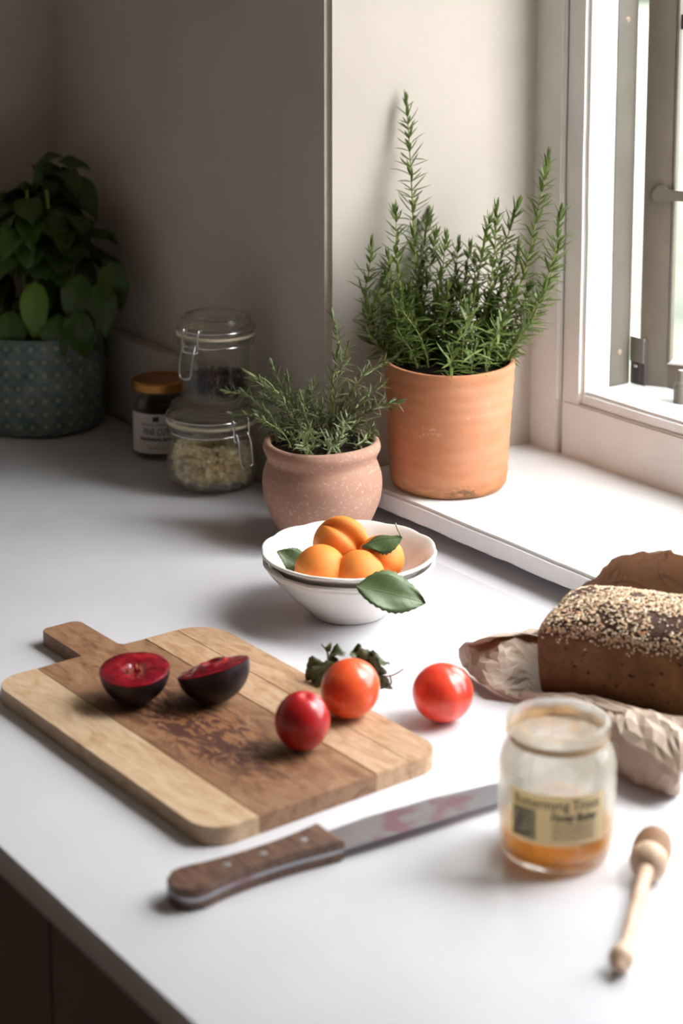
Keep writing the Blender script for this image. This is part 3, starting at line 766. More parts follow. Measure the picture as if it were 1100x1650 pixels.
for i in range(26):      # short growth filling the pot
    a = R1.uniform(0, 2*pi); r_ = .060*sqrt(R1.random()); h_ = R1.uniform(.03, .085); o_ = R1.uniform(.2, .5)
    b_ = V((r_*cos(a), r_*sin(a), H1-.010)); pts = [b_, b_+V((o_*h_*cos(a)*.3, o_*h_*sin(a)*.3, h_*.5)), b_+V((o_*h_*cos(a), o_*h_*sin(a), h_))]
    sprig(pot1, pts, .0245, .0072, .0010, 4, m_rose, m_rstem, R1, w=.0017, bare=.03, ang=(45, 90), curl=(-.5, .3))
sp_ = V((at(519, 866, 0).x, at(519, 866, 0).y, 0.0003))
pot2 = empty('potted_rosemary', sp_, 0, 'small sprawling rosemary in a rounded weathered clay pot behind the bowl', 'plant', 'potted rosemary plants')
H2 = .112
prof = smooth_prof([(.043, .0015), (.047, .008), (.056, .026), (.0628, .044), (.0652, .060), (.0645, .074), (.0612, .0845), (.0592, .0905), (.0605, .0955), (.0635, .1015), (.0638, .106), (.0622, .1105)], 5)
prof = [(0, 0), (.041, 0)]+prof+[(.0600, H2), (.0570, H2-.0005), (.0555, H2-.004), (.053, .09), (.058, .06), (.045, .02), (0, .02)]
lathe('pot', prof, m_weath, pot2, 96, 60, lambda a, r, z, i: (r*(1+.008*sin(2*a)+.004*sin(5*a+z*60)), z+.0012*sin(2*a+1)*(z > .08)))
lathe('soil', [(0, H2-.006), (.03, H2-.003), (.0545, H2-.006), (.053, H2-.02), (0, H2-.02)], m_soil, pot2, 40)
D2 = (sp_-CAM).dot(FW); R2 = random.Random(5)
small = [
 [(537, 512), (545, 560), (535, 620), (530, 700)],
 [(560, 560), (548, 600), (538, 650), (532, 700)],
 [(628, 580), (590, 600), (560, 645), (540, 702)],
 [(640, 648), (610, 655), (575, 675), (550, 704)],
 [(600, 690), (585, 680), (565, 690), (552, 705)],
 [(370, 632), (415, 640), (455, 660), (490, 704)],
 [(402, 602), (430, 620), (465, 650), (495, 702)],
 [(440, 592), (455, 625), (480, 660), (500, 703)],
 [(388, 668), (420, 670), (455, 685), (485, 706)],
 [(430, 700), (448, 690), (468, 695), (485, 706)],
 [(464, 610), (470, 645), (490, 680), (505, 704)],
 [(505, 620), (505, 650), (510, 680), (515, 704)],
 [(488, 640), (490, 665), (500, 690), (508, 706)],
 [(585, 640), (570, 660), (550, 685), (540, 705)],
 [(420, 615), (440, 640), (470, 670), (495, 703)],
 [(615, 620), (590, 640), (560, 670), (545, 704)],
 [(550, 640), (545, 670), (540, 690), (536, 706)],
 [(455, 640), (465, 665), (480, 690), (495, 706)],
]
for i, s_ in enumerate(small):
    mkstem(pot2, sp_, D2, [tuple(q) for q in s_], H2-.006, R2, .035, Lr=.0185, gap=.0056, rs=.0011, ns=4, nmat=m_rose2, smat=m_rwood if i % 2 else m_rstem, w=.00115, bare=.08, curl=(-.5, .7), ang=(40, 85))

for i in range(20):
    a = R2.uniform(0, 2*pi); r_ = .048*sqrt(R2.random()); h_ = R2.uniform(.015, .045); o_ = R2.uniform(.4, 1.0)
    b_ = V((r_*cos(a), r_*sin(a), H2-.007)); pts = [b_, b_+V((o_*h_*cos(a)*.3, o_*h_*sin(a)*.3, h_*.5)), b_+V((o_*h_*cos(a), o_*h_*sin(a), h_))]
    sprig(pot2, pts, .0165, .0052, .0008, 4, m_rose2, m_rstem, R2, w=.00115, bare=.03, ang=(45, 95), curl=(-.6, .5))

# ================================================================== BASIL
pb_ = at(66, 681, 0); pb_ = V((pb_.x, pb_.y, .0003))
bas = empty('potted_basil', pb_, 0, 'leafy basil in a teal patterned planter in the dark corner', 'plant')
m_tile = mat('teal_patterned_glaze', (.10, .14, .13), .45)
c0 = N(m_tile, 'ShaderNodeTexCoord').outputs['UV']
mp = N(m_tile, 'ShaderNodeMapping'); mp.inputs['Scale'].default_value = (1, 1, 1); L(m_tile, c0, mp.inputs[0]); q = sepxyz(m_tile, mp.outputs[0])
def frac(v, s, o=0.0): return math_n(m_tile, 'ABSOLUTE', math_n(m_tile, 'SUBTRACT', math_n(m_tile, 'FRACT', math_n(m_tile, 'MULTIPLY_ADD', v, s)), .5))
fx, fy = frac(q[0], 16.0), frac(q[1], 3.8)
dd_ = math_n(m_tile, 'SQRT', math_n(m_tile, 'ADD', math_n(m_tile, 'MULTIPLY', fx, fx), math_n(m_tile, 'MULTIPLY', fy, fy)))
fx2, fy2 = frac(q[0], 32.0), frac(q[1], 7.6)
d2 = math_n(m_tile, 'SQRT', math_n(m_tile, 'ADD', math_n(m_tile, 'MULTIPLY', fx2, fx2), math_n(m_tile, 'MULTIPLY', fy2, fy2)))
cc_ = ramp(m_tile, dd_, [(.0, (.03, .085, .085)), (.16, (.04, .10, .10)), (.24, (.14, .17, .155)), (.45, (.12, .155, .15)), (.55, (.03, .08, .08))])
cc_ = mix(m_tile, ramp(m_tile, d2, [(.14, (1, 1, 1)), (.26, (0, 0, 0))]), cc_, (.36, .34, .19))
cc_ = mix(m_tile, .5, cc_, ramp(m_tile, noise_t(m_tile, coords(m_tile), 45, 5), [(.35, (.05, .09, .09)), (.65, (.2, .24, .22))])); setc(m_tile, cc_)
vs, fs = [], []; n = 72; prof = smooth_prof([(.070, .0), (.082, .004), (.0865, .02), (.087, .06), (.086, .10), (.0855, .128), (.084, .131), (.081, .129), (.080, .10)], 4)
for i, (r_, z_) in enumerate(prof):
    for k in range(n+1): vs.append((r_*cos(2*pi*k/n), r_*sin(2*pi*k/n), z_))
for i in range(len(prof)-1):
    for k in range(n): fs.append((i*(n+1)+k, i*(n+1)+k+1, (i+1)*(n+1)+k+1, (i+1)*(n+1)+k))
fs.append(tuple(range(n))[::-1])
o = mesh('planter', vs, fs, m_tile, bas, 60); uv = o.data.uv_layers.new(name='UV')
for p_ in o.data.polygons:
    for li in p_.loop_indices:
        vi = o.data.loops[li].vertex_index; uv.data[li].uv = ((vi % (n+1))/n, vs[vi][2]/.131)
o['label'] = 'teal tile-patterned planter'
lathe('soil', [(0, .118), (.0805, .116), (.080, .105), (0, .105)], m_soil, bas, 32)
RB = random.Random(21)
lm = []
for s_ in range(4):
    v_, f_ = leaf_mesh(.078, .023, [.35, .2, .45, .1][s_], [.9, .6, 1.1, .5][s_], 0, 12, 6, 1, .12, s_, .0004, .40)
    me = bpy.data.meshes.new('basil_leaf'); me.from_pydata(v_, [], f_); me.materials.append(m_basil); me.polygons.foreach_set('use_smooth', [True]*len(f_)); lm.append(me)
DB = (pb_-CAM).dot(FW)
cB = dep(62, 420, DB)-pb_
def bleaf(base, dr, nrm, sc, me=None, mt=None):
    base = V(base)
    tipw = base + dr.normalized()*.075*sc + pb_
    # keep clear of the two walls
    if tipw.x < XE+.012: dr.x += (XE+.012-tipw.x)/(.075*sc)
    if tipw.y > 1.20: dr.y -= (tipw.y-1.20)/(.075*sc)*1.2
    M4 = frame_mat(base, base+dr, nrm) @ Matrix.Scale(sc, 4)
    me = me or RB.choice(lm)
    if mt:
        me = me.copy(); me.materials.clear(); me.materials.append(mt)
    o = link('leaf', me, bas); o.matrix_local = M4; return o
cnt = 0
while cnt < 170:
    u = RB.uniform(-.75, 1); a = RB.uniform(0, 2*pi); r_ = sqrt(1-u*u); q = V((r_*cos(a), r_*sin(a), u))
    if q.dot(fw) > .45: continue
    base = cB + V((q.x*.062, q.y*.062, q.z*.108))*RB.uniform(.8, 1.12)
    if (base+pb_).y > 1.165 or (base+pb_).x < XE+.05: base -= V((0, .03, 0)) if (base+pb_).y > 1.165 else V((-.03, 0, 0))
    d = V((q.x, q.y, q.z*.25-.35)) + V((RB.gauss(0, .3), RB.gauss(0, .3), RB.gauss(0, .25)))
    bleaf(base, d, V((q.x*.5, q.y*.5, 1)), RB.uniform(.72, 1.05)); cnt += 1
for px, py, tx, ty, s_ in [(85, 262, 30, 300, .62), (95, 258, 155, 262, .62), (100, 268, 120, 330, .7), (90, 265, 70, 330, .7), (100, 250, 60, 252, .5), (105, 285, 190, 345, .95), (80, 300, 25, 350, .9), (10, 330, -20, 390, .8), (5, 310, 25, 370, .8)]:
    b_ = dep(px, py, DB-.02)-pb_; t_ = dep(tx, ty, DB-.045)-pb_; bleaf(b_, t_-b_, UP*1.0-fw*.4, s_)
for px, py, tx, ty in [(95, 505, 84, 590), (122, 500, 134, 572), (160, 455, 168, 540), (178, 420, 190, 500), (20, 500, 12, 580), (130, 440, 110, 530)]:
    b_ = dep(px, py, DB-.095)-pb_; t_ = dep(tx, ty, DB-.105)-pb_; bleaf(b_, t_-b_, -fw+UP*.3, .95)
b_ = dep(56, 452, DB-.105)-pb_; t_ = dep(54, 566, DB-.112)-pb_
o = bleaf(b_, t_-b_, -fw+UP*.15, 1.12, lm[1], m_basil2); o.scale.y *= .78; o['label'] = 'paler hanging leaf'
for k in range(7):
    a = k*.9; b_ = V((.035*cos(a), .035*sin(a), .116)); t_ = cB+V((.03*cos(a), .03*sin(a), .10-.03*(k % 3))); tube('stem', spline([b_, (b_+t_)/2+V((.01*cos(a), .01*sin(a), 0)), t_], 6), .0022, m_rstem, bas, 6)

# ================================================================== GLASS JARS
def clip_jar(name, loc, R, Rl, z_neck, z_top, label, clasp_az, body, group, h_lid):
    e = empty(name, loc, 0, label, 'jar', group)
    t = .003
    inn = [(max(r-t, .001), z) for r, z in body]
    prof = [(0, 0)]+body+[(Rl-.001, z_neck-.004), (Rl, z_neck-.002), (Rl, z_neck), (Rl-.006, z_neck), (body[-1][0]-t, z_neck-.004)]+[(r, max(z, .006)) for r, z in inn[::-1]]+[(0, .006)]
    lathe('jar_body', prof, m_glass, e, 72, 40)
    lathe('rubber_seal', [(Rl-.007, z_neck+.0004), (Rl+.0018, z_neck+.0004), (Rl+.0022, z_neck+.0018), (Rl+.0018, z_neck+.0032), (Rl-.007, z_neck+.0032)], m_seal2, e, 72, 40, closed=True)
    zl = z_neck+.0036
    lathe('lid', [(0, zl+.002), (Rl-.007, zl+.002), (Rl-.006, zl), (Rl, zl), (Rl+.0008, zl+.004), (Rl-.0005, zl+.008), (Rl-.003, zl+.0095), (Rl-.0025, zl+h_lid-.004), (Rl-.005, zl+h_lid), (Rl-.008, zl+h_lid+.0004), (Rl-.010, zl+h_lid-.002), (0, zl+h_lid-.0025)], m_glass, e, 72, 40)
    bm_ = [((Rl+.0005)*cos(2*pi*k/64), (Rl+.0005)*sin(2*pi*k/64), z_neck-.0085) for k in range(64)]
    tube('neck_wire', [V((x*.985, y*.985, z)) for x, y, z in bm_], .0012, m_wire, e, 8, True)
    lathe('lid_band', [(Rl+.0009, zl+.0035), (Rl+.0019, zl+.004), (Rl+.0013, zl+.0085), (Rl+.0003, zl+.008)], m_wire, e, 72, 60, closed=True) if False else None
    # bail and lever
    c_, s_ = cos(clasp_az), sin(clasp_az); rad = V((c_, s_, 0)); tan = V((-s_, c_, 0))
    def pt(r, u, z): return rad*r + tan*u + UP*z
    rr = Rl+.0035; w_ = .011
    zc = z_neck+.012
    tube('bail', spline([pt(rr-.006, -w_, zc+.001), pt(rr, -w_, zc-.002), pt(rr+.001, -w_, z_neck-.010), pt(rr+.003, -w_*.8, z_neck-.013), pt(rr+.003, w_*.8, z_neck-.013), pt(rr+.001, w_, z_neck-.010), pt(rr, w_, zc-.002), pt(rr-.006, w_, zc+.001)], 5), .00125, m_wire, e, 8)
    tube('clasp_lever', spline([pt(rr+.001, -w_*.75, z_neck-.004), pt(rr+.006, -w_*.8, z_neck-.014), pt(rr+.010, -w_*.8, z_neck-.034), pt(rr+.011, -w_*.55, z_neck-.042), pt(rr+.011, w_*.55, z_neck-.042), pt(rr+.010, w_*.8, z_neck-.034), pt(rr+.006, w_*.8, z_neck-.014), pt(rr+.001, w_*.75, z_neck-.004)], 5), .0013, m_wire, e, 8)
    # curved hold-down wire across the lid
    tube('lid_wire', [V((cos(a)*(Rl+.0014), sin(a)*(Rl+.0014), zl+.0055)) for a in [clasp_az+pi*(-1+2*k/48) for k in range(49)]], .0011, m_wire, e, 8)
    return e
jl = at(342, 782, 0); jl = V((jl.x, jl.y, .0003))
bodyL = smooth_prof([(.034, .0004), (.044, .003), (.0525, .013), (.0548, .027), (.0538, .044), (.0490, .058), (.0465, .065), (.0470, .072), (.0495, .078)], 4)
azJ = math.atan2(-jl.y, -jl.x)
def pile(nm, n, loc, Rf, z0, z1, mt, sz, seedv, lab):
    rnd = random.Random(seedv); parts = []
    for k in range(n):
        z = z0+(z1-z0)*rnd.random()**.8; r = (Rf(z)-sz)*sqrt(rnd.uniform(.25, 1)); a = rnd.uniform(0, 2*pi)
        bm_ = V((r*cos(a), r*sin(a), z)); s = sz*rnd.uniform(.7, 1.25)
        ax = [V((rnd.gauss(0, 1), rnd.gauss(0, 1), rnd.gauss(0, 1))).normalized() for _ in range(1)][0]; u = ax.orthogonal().normalized(); v = ax.cross(u)
        vs = [bm_+x*s*rnd.uniform(.75, 1.1) for x in (ax, u, (v-u*.4).normalized(), -ax, -u, -v)]
        parts.append((vs, [(0, 1, 2), (0, 2, 4), (0, 4, 5), (0, 5, 1), (3, 2, 1), (3, 4, 2), (3, 5, 4), (3, 1, 5)]))
    v_, f_ = join(parts); o = mesh(nm, v_, f_, mt); o.location = loc; return tag(o, lab, 'food', kind='stuff')
clip_jar('clip_top_jar', jl, .0548, .0525, .0805, .1, 'round clip-top glass jar of pale pieces, lower of the stacked pair', radians(math.degrees(azJ)+38), bodyL, 'clip-top glass jars', .0195)
m_chunk = mat('pale_pieces', (.62, .50, .33), .7)
g_ = N(m_chunk, 'ShaderNodeNewGeometry'); setc(m_chunk, ramp(m_chunk, g_.outputs['Random Per Island'], [(0, (.66, .42, .18)), (.3, (.82, .64, .38)), (1, (.92, .80, .58))]))
import bisect
def rf(body):
    def f(z):
        for (r0, z0), (r1, z1) in zip(body, body[1:]):
            if z0 <= z <= z1: return r0+(r1-r0)*(z-z0)/max(1e-6, z1-z0)-.0042
        return body[0][0]-.004
    return f
pile('pale_pieces', 1700, jl, rf(bodyL), .0125, .052, m_chunk, .0050, 4, 'pale chopped pieces filling the lower clip-top jar')
zt = .0805+.0036+.0195+.0006
ju = V((at(351, 642, zt).x, at(351, 642, zt).y, jl.z+zt))
ju = V((jl.x+(ju.x-jl.x)*.8, jl.y+(ju.y-jl.y)*.8, jl.z+zt))
bodyU = smooth_prof([(.030, .0004), (.0365, .002), (.0400, .008), (.0405, .020), (.0405, .055), (.0405, .066), (.0415, .072), (.0430, .0775)], 4)
clip_jar('clip_top_jar', ju, .0405, .0452, .0800, .1, 'small clip-top glass jar of dark grains, stacked on top of the round jar', radians(math.degrees(azJ)-38), bodyU, 'clip-top glass jars', .0195)
m_grain = mat('dark_grains', (.035, .018, .024), .6); g_ = N(m_grain, 'ShaderNodeNewGeometry'); setc(m_grain, ramp(m_grain, g_.outputs['Random Per Island'], [(0, (.015, .008, .010)), (1, (.075, .045, .055))]))
pile('dark_grains', 1100, ju, rf(bodyU), .0096, .032, m_grain, .0026, 6, 'dark purple grains in the upper clip-top jar')

# dark preserve jar with paper label
jd = at(260, 730, 0); jd = V((jd.x, jd.y, .0003)); azD = math.atan2(-jd.y, -jd.x)
e = empty('preserve_jar', jd, 0, 'dark preserve jar with white paper label and bronze lid', 'jar')
prof = smooth_prof([(.030, .0), (.0345, .003), (.0355, .010), (.0355, .045), (.0353, .060), (.0335, .068), (.030, .074), (.0285, .078), (.029, .0865)], 4)
lathe('jar_body', [(0, 0)]+prof+[(.026, .0865), (.026, .078), (.031, .066), (.0325, .058), (.0325, .006), (0, .006)], m_glass3, e, 64, 40)
m_jam = mat('dark_preserve', (.018, .004, .002), .3, spec=.25)
o = lathe('preserve', [(0, .0064), (.0322, .0064), (.0322, .058), (.0305, .066), (.027, .074), (0, .074)], m_jam, None, 48); o.location = jd; tag(o, 'dark red-brown preserve filling the labelled jar', 'food')
lathe('lid', [(0, .0875), (.0325, .0875), (.0352, .0862), (.0362, .0872), (.0362, .0965), (.0348, .0985), (.0318, .0990), (.0290, .0980), (0, .0982)], m_brass, e, 64, 30)
m_lab = mat('paper_label', (.62, .58, .54), .75); m_ink = mat('label_ink', (.05, .04, .035), .8)
def patch(name, R, a0, a1, z0, z1, mt, parent, th=.00025, nseg=24):
    vs, fs = [], []
    for rr in (R, R+th):
        for k in range(nseg+1):
            a = a0+(a1-a0)*k/nseg
            vs += [(rr*cos(a), rr*sin(a), z0), (rr*cos(a), rr*sin(a), z1)]
    K = 2*(nseg+1)
    for k in range(nseg):
        i = 2*k; fs += [(i, i+1, i+3, i+2), (K+i, K+i+2, K+i+3, K+i+1), (i, i+2, K+i+2, K+i), (i+1, K+i+1, K+i+3, i+3)]
    fs += [(0, K, K+1, 1), (2*nseg, 2*nseg+1, K+2*nseg+1, K+2*nseg)]
    return mesh(name, vs, fs, mt, parent, 60)
def text(s, size, R, ac, zc, mt, parent, width=None, bold=0, shear=0):
    cu = bpy.data.curves.new('t', 'FONT'); cu.body = s; cu.size = size; cu.align_x = 'CENTER'; cu.align_y = 'CENTER'; cu.offset = bold; cu.shear = shear
    cu.extrude = .00006; cu.resolution_u = 3
    to = bpy.data.objects.new('t', cu); COL.objects.link(to); bpy.context.view_layer.update()
    me = bpy.data.meshes.new_from_object(to.evaluated_get(bpy.context.evaluated_depsgraph_get()))
    bpy.data.objects.remove(to)
    xs = [v.co.x for v in me.vertices]; k = width/(max(xs)-min(xs)) if width else 1
    for v in me.vertices:
        a = ac+v.co.x*k/R; rr = R+.0001+v.co.z; v.co = V((rr*cos(a), rr*sin(a), zc+v.co.y))
    me.materials.clear(); me.materials.append(mt); me.name = 'lettering'
    return link('lettering', me, parent)
RL = .0357; ac = azD-.18
lb = patch('label', RL, ac-1.15, ac+1.15, .009, .060, m_lab, e); RL += .0003
emb = patch('emblem', RL, ac-.11, ac+.11, .0505, .0570, m_ink, lb)
text('SEVILLE ORANGE', .0048, RL, ac, .0465, m_ink, lb, .040)
text('FINE CUT', .0115, RL, ac, .0370, m_ink, lb, .034, .0002)
text('MARMALADE', .0052, RL, ac, .0275, m_ink, lb, .044, .0003)
text('with whole fruit', .0032, RL, ac, .0165, m_ink, lb, .022)

# ================================================================== HONEY JAR
jh = at(895, 1371, 0); jh = V((jh.x, jh.y, .0003)); azH = math.atan2(-jh.y, -jh.x)
e = empty('honey_jar', jh, 0, 'open lidless glass honey jar, nearly empty, cream label, at the front', 'jar')
out_ = smooth_prof([(.033, .0), (.0385, .002), (.0418, .008), (.0430, .016), (.0432, .035), (.0432, .062), (.0428, .072), (.0405, .081), (.0365, .087), (.0350, .090), (.0350, .0925)], 5)
lip = [(.0372, .0935), (.0378, .0955), (.0376, .0995), (.0382, .1015), (.0378, .1035), (.0362, .1045), (.0345, .1045), (.0335, .103)]
inn_ = [(.0330, .0925), (.0345, .0875), (.0385, .080), (.0405, .071), (.0408, .060), (.0408, .016), (.0385, .009), (.033, .0062), (0, .0058)]
lathe('jar_body', [(0, 0)]+out_+lip+inn_, m_glass2, e, 96, 45)
m_honey = mat('set_honey', (.92, .42, .004), .5, spec=.2); thru(m_honey, (1, .62, .01), .55); c = coords(m_honey)
bsdf(m_honey).inputs['Subsurface Radius'].default_value = (.02, .008, .002); bsdf(m_honey).inputs['Subsurface Scale'].default_value = .5
setc(m_honey, ramp(m_honey, noise_t(m_honey, coords(m_honey, (1, 1, 3)), 30, 3), [(.35, (.86, .36, .002)), (.65, (.96, .50, .008))]))
o = lathe('honey', [(0, .0062), (.0325, .0066), (.0380, .0095), (.0404, .0165), (.0404, .0235), (.034, .0222), (.02, .021), (0, .0205)], m_honey, None, 64, 60,
          lambda a, r, z, i: (r, z+(.0018*sin(a+1.2)+.0010*sin(3*a) if i >= 4 and r > .001 else 0))); o.location = jh
tag(o, 'golden set honey left in the bottom of the open jar', 'honey')
# smears on the inside
m_smear = bpy.data.materials.new('honey_smear'); m_smear.use_nodes = True; M = m_smear; b = bsdf(M); b.inputs['Roughness'].default_value = .3
c = coords(M, (1, 1, .5)); xyz = sepxyz(M, coords(M))
nz = noise_t(M, c, 42, 5, .6, .5)
hi_ = ramp(M, math_n(M, 'MULTIPLY', xyz[2], 10), [(.0, (.30, .30, .30)), (.80, (.35, .35, .35)), (.93, (.45, .45, .45)), (1, (.45, .45, .45))])
al = math_n(M, 'MULTIPLY', ramp(M, nz, [(.46, (.08, .08, .08)), (.62, (1, 1, 1))]), hi_)
L(M, al, b.inputs['Alpha'])
setc(M, mix(M, ramp(M, math_n(M, 'MULTIPLY', xyz[2], 10), [(.70, (0, 0, 0)), (.92, (1, 1, 1))]), (.74, .66, .54), (.50, .24, .055)))
lathe('honey_smear', [(.0400, .024), (.0401, .060), (.0398, .071), (.0378, .0795), (.0338, .087), (.0323, .0925), (.0323, .101)], m_smear, e, 72, 60)
m_ring = mat('rim_residue', (.46, .30, .15), .5)
lathe('rim_residue', [(.0353, .0900), (.0357, .0900), (.0358, .0928), (.0376, .0938), (.0383, .0955), (.0382, .0965), (.0376, .0955), (.0370, .0941), (.0353, .0930)], m_ring, e, 72, 60, closed=True)
RL = .0434; ac = azH+.02
m_lab2 = mat('cream_label', (.90, .80, .58), .7); thru(m_lab2, (.92, .80, .54), .5)
lb = patch('label', RL, ac-.88, ac+.86, .0268, .0640, m_lab2, e, nseg=32); RL += .0003
lb['label'] = 'cream paper label with black print'
m_ink2 = mat('label_print', (.10, .085, .06), .8)
text('Buttermyng Troot', .0105, RL, ac-.02, .0572, m_ink2, lb, .066, .00012)
text('Honey Butter', .0088, RL, ac+.28, .0480, m_ink2, lb, .036, .0003, .3)
for k, s_ in enumerate(['made with a spoonful of pure', 'english honey gathered from', 'the hives of our own orchards', 'keep cool and eat within days']):
    text(s_, .0030, RL, ac+.28, .0425-.0033*k, m_ink2, lb, .032)
# engraved picture at the label's left
pic = patch('picture', RL, ac-.80, ac-.36, .0290, .0520, mat('engraving_ground', (.40, .34, .22), .8), lb)
parts = []; rr = RL+.0003
for (u0, v0, u1, v1, wdt) in [(-.78, .030, -.62, .050, .0016), (-.76, .050, -.42, .0505, .0010), (-.74, .031, -.45, .0335, .0018), (-.66, .036, -.58, .046, .0014), (-.70, .044, -.50, .047, .0008), (-.60, .031, -.42, .036, .0009), (-.55, .040, -.40, .041, .0005), (-.55, .043, -.40, .044, .0005)]:
    pts = [V((rr*cos(ac+u0+(u1-u0)*t/8), rr*sin(ac+u0+(u1-u0)*t/8), v0+(v1-v0)*t/8)) for t in range(9)]; parts.append(tube_data(pts, wdt*.35, 4))
v_, f_ = join(parts); mesh('engraving', v_, f_, m_ink2, lb)

# ================================================================== KNIFE
kn = empty('kitchen_knife', (-1.064, .76, 0), radians(90), 'kitchen knife with dark riveted wooden handle lying in front of the board', 'knife')
# local: +X runs along the blade (world +Y), +Y is the spine side (world -X)
def kl(x, y): return (y-.76, -(x+1.064))
spine = [(-1.0760, .757), (-1.0765, .80), (-1.0715, .86), (-1.0625, .91), (-1.052, .95), (-1.038, .984)]
edge = [(-1.0350, .984), (-1.0360, .95), (-1.0375, .90), (-1.0400, .86), (-1.0440, .80), (-1.0475, .757)]
poly = [kl(*p) for p in spine]+[kl(*p) for p in edge]
bm = bmesh.new(); zc = .0085
top = [bm.verts.new((x, y, zc+(.0009 if i < len(spine) else .00015))) for i, (x, y) in enumerate(poly)]
bot = [bm.verts.new((x, y, zc-(.0009 if i < len(spine) else .00015))) for i, (x, y) in enumerate(poly)]
ns_ = len(spine)
for i in range(ns_-1):
    j = 2*ns_-1-i
    bm.faces.new((top[i], top[i+1], top[j-1], top[j])); bm.faces.new((bot[i], bot[j], bot[j-1], bot[i+1]))
for i in range(2*ns_): bm.faces.new((top[i], bot[i], bot[(i+1) % (2*ns_)], top[(i+1) % (2*ns_)]))
frm_bm('blade', bm, m_steel, kn, 20)
hs = [(-1.0795, .757), (-1.0775, .745), (-1.0755, .72), (-1.0760, .69), (-1.0790, .660), (-1.0825, .640), (-1.0800, .628), (-1.072, .6225), (-1.060, .6235), (-1.0515, .630), (-1.0495, .640), (-1.0525, .66), (-1.0535, .69), (-1.0515, .72), (-1.0480, .745), (-1.0465, .757)]
hp = [kl(p[0], p[1]) for p in hs]
hp = [(q[0], q[1]) for q in spline([(x, y, 0) for x, y in hp], 4)]
def slab(name, z0, z1, mt, par, bev, shr=0):
    bm = bmesh.new(); cx_ = sum(x for x, y in hp)/len(hp); cy_ = sum(y for x, y in hp)/len(hp)
    P = [(cx_+(x-cx_)*(1-shr), cy_+(y-cy_)*(1-shr)) for x, y in hp]
    f = [bm.verts.new((x, y, z0)) for x, y in P]; g = [bm.verts.new((x, y, z1)) for x, y in P]
    a = bm.faces.new(f[::-1]); b = bm.faces.new(g)
    for i in range(len(f)): bm.faces.new((f[i], f[(i+1) % len(f)], g[(i+1) % len(f)], g[i]))
    if bev: bmesh.ops.bevel(bm, geom=list((b if bev > 0 else a).edges), offset=abs(bev), segments=4, profile=.6, affect='EDGES')
    return frm_bm(name, bm, mt, par, 45)
slab('handle_scale', zc+.0013, zc+.0085, m_hand, kn, .0035)
slab('handle_scale', .0004, zc-.0013, m_hand, kn, -.0035)
slab('tang', zc-.0012, zc+.0012, m_steel, kn, 0, .004)
for yy, xx in ((.668, -1.0665), (.698, -1.0645), (.733, -1.0640)):
    q = kl(xx, yy); lathe('rivet', [(0, .0005), (.0028, .0003), (.0031, -.001)], m_rivet, kn, 20, M=Matrix.Translation((q[0], q[1], zc+.0085)))

# ================================================================== HONEY DIPPER
A = at(997, 1556, .0085); Bp = at(1057, 1345, .0150)
ax = (Bp-A); Ld = ax.length
e = empty('honey_dipper', (A.x, A.y, 0), 0, 'turned beech honey dipper lying on the worktop at lower right', 'honey dipper')
q4 = ax.to_track_quat('Z', 'Y').to_matrix().to_4x4(); q4.translation = A-V((A.x, A.y, 0))
lathe('handle', [(0, -.004), (.0030, -.0035), (.0042, -.001), (.0050, .0008)]+smooth_prof([(.0060, .002), (.0080, .006), (.0083, .010), (.0068, .016), (.0048, .021), (.0042, .025), (.0045, .05), (.0052, .08), (.0055, Ld-.0495)], 4)+[(0, Ld-.049)], m_dip, e, 40, 50, M=q4)
hd = [(0, -.050), (.0052, -.0502), (.0085, -.0490), (.0122, -.0450), (.0138, -.0400), (.0140, -.0350), (.0130, -.0325), (.0095, -.0320)]
z = -.0300
for k in range(4):
    rr = [.0144, .0143, .0137, .0122][k]
    hd += [(rr-.0045, z), (rr-.0012, z+.0002), (rr, z+.0018), (rr-.0012, z+.0036), (rr-.0045, z+.0038), (rr-.0050, z+.0058)]; z += .0064
hd += [(.0095, z), (.0060, z+.002), (0, z+.003)]
lathe('grooved_head', [(r_, z_+Ld) for r_, z_ in hd], m_dip, e, 48, 40, M=q4)

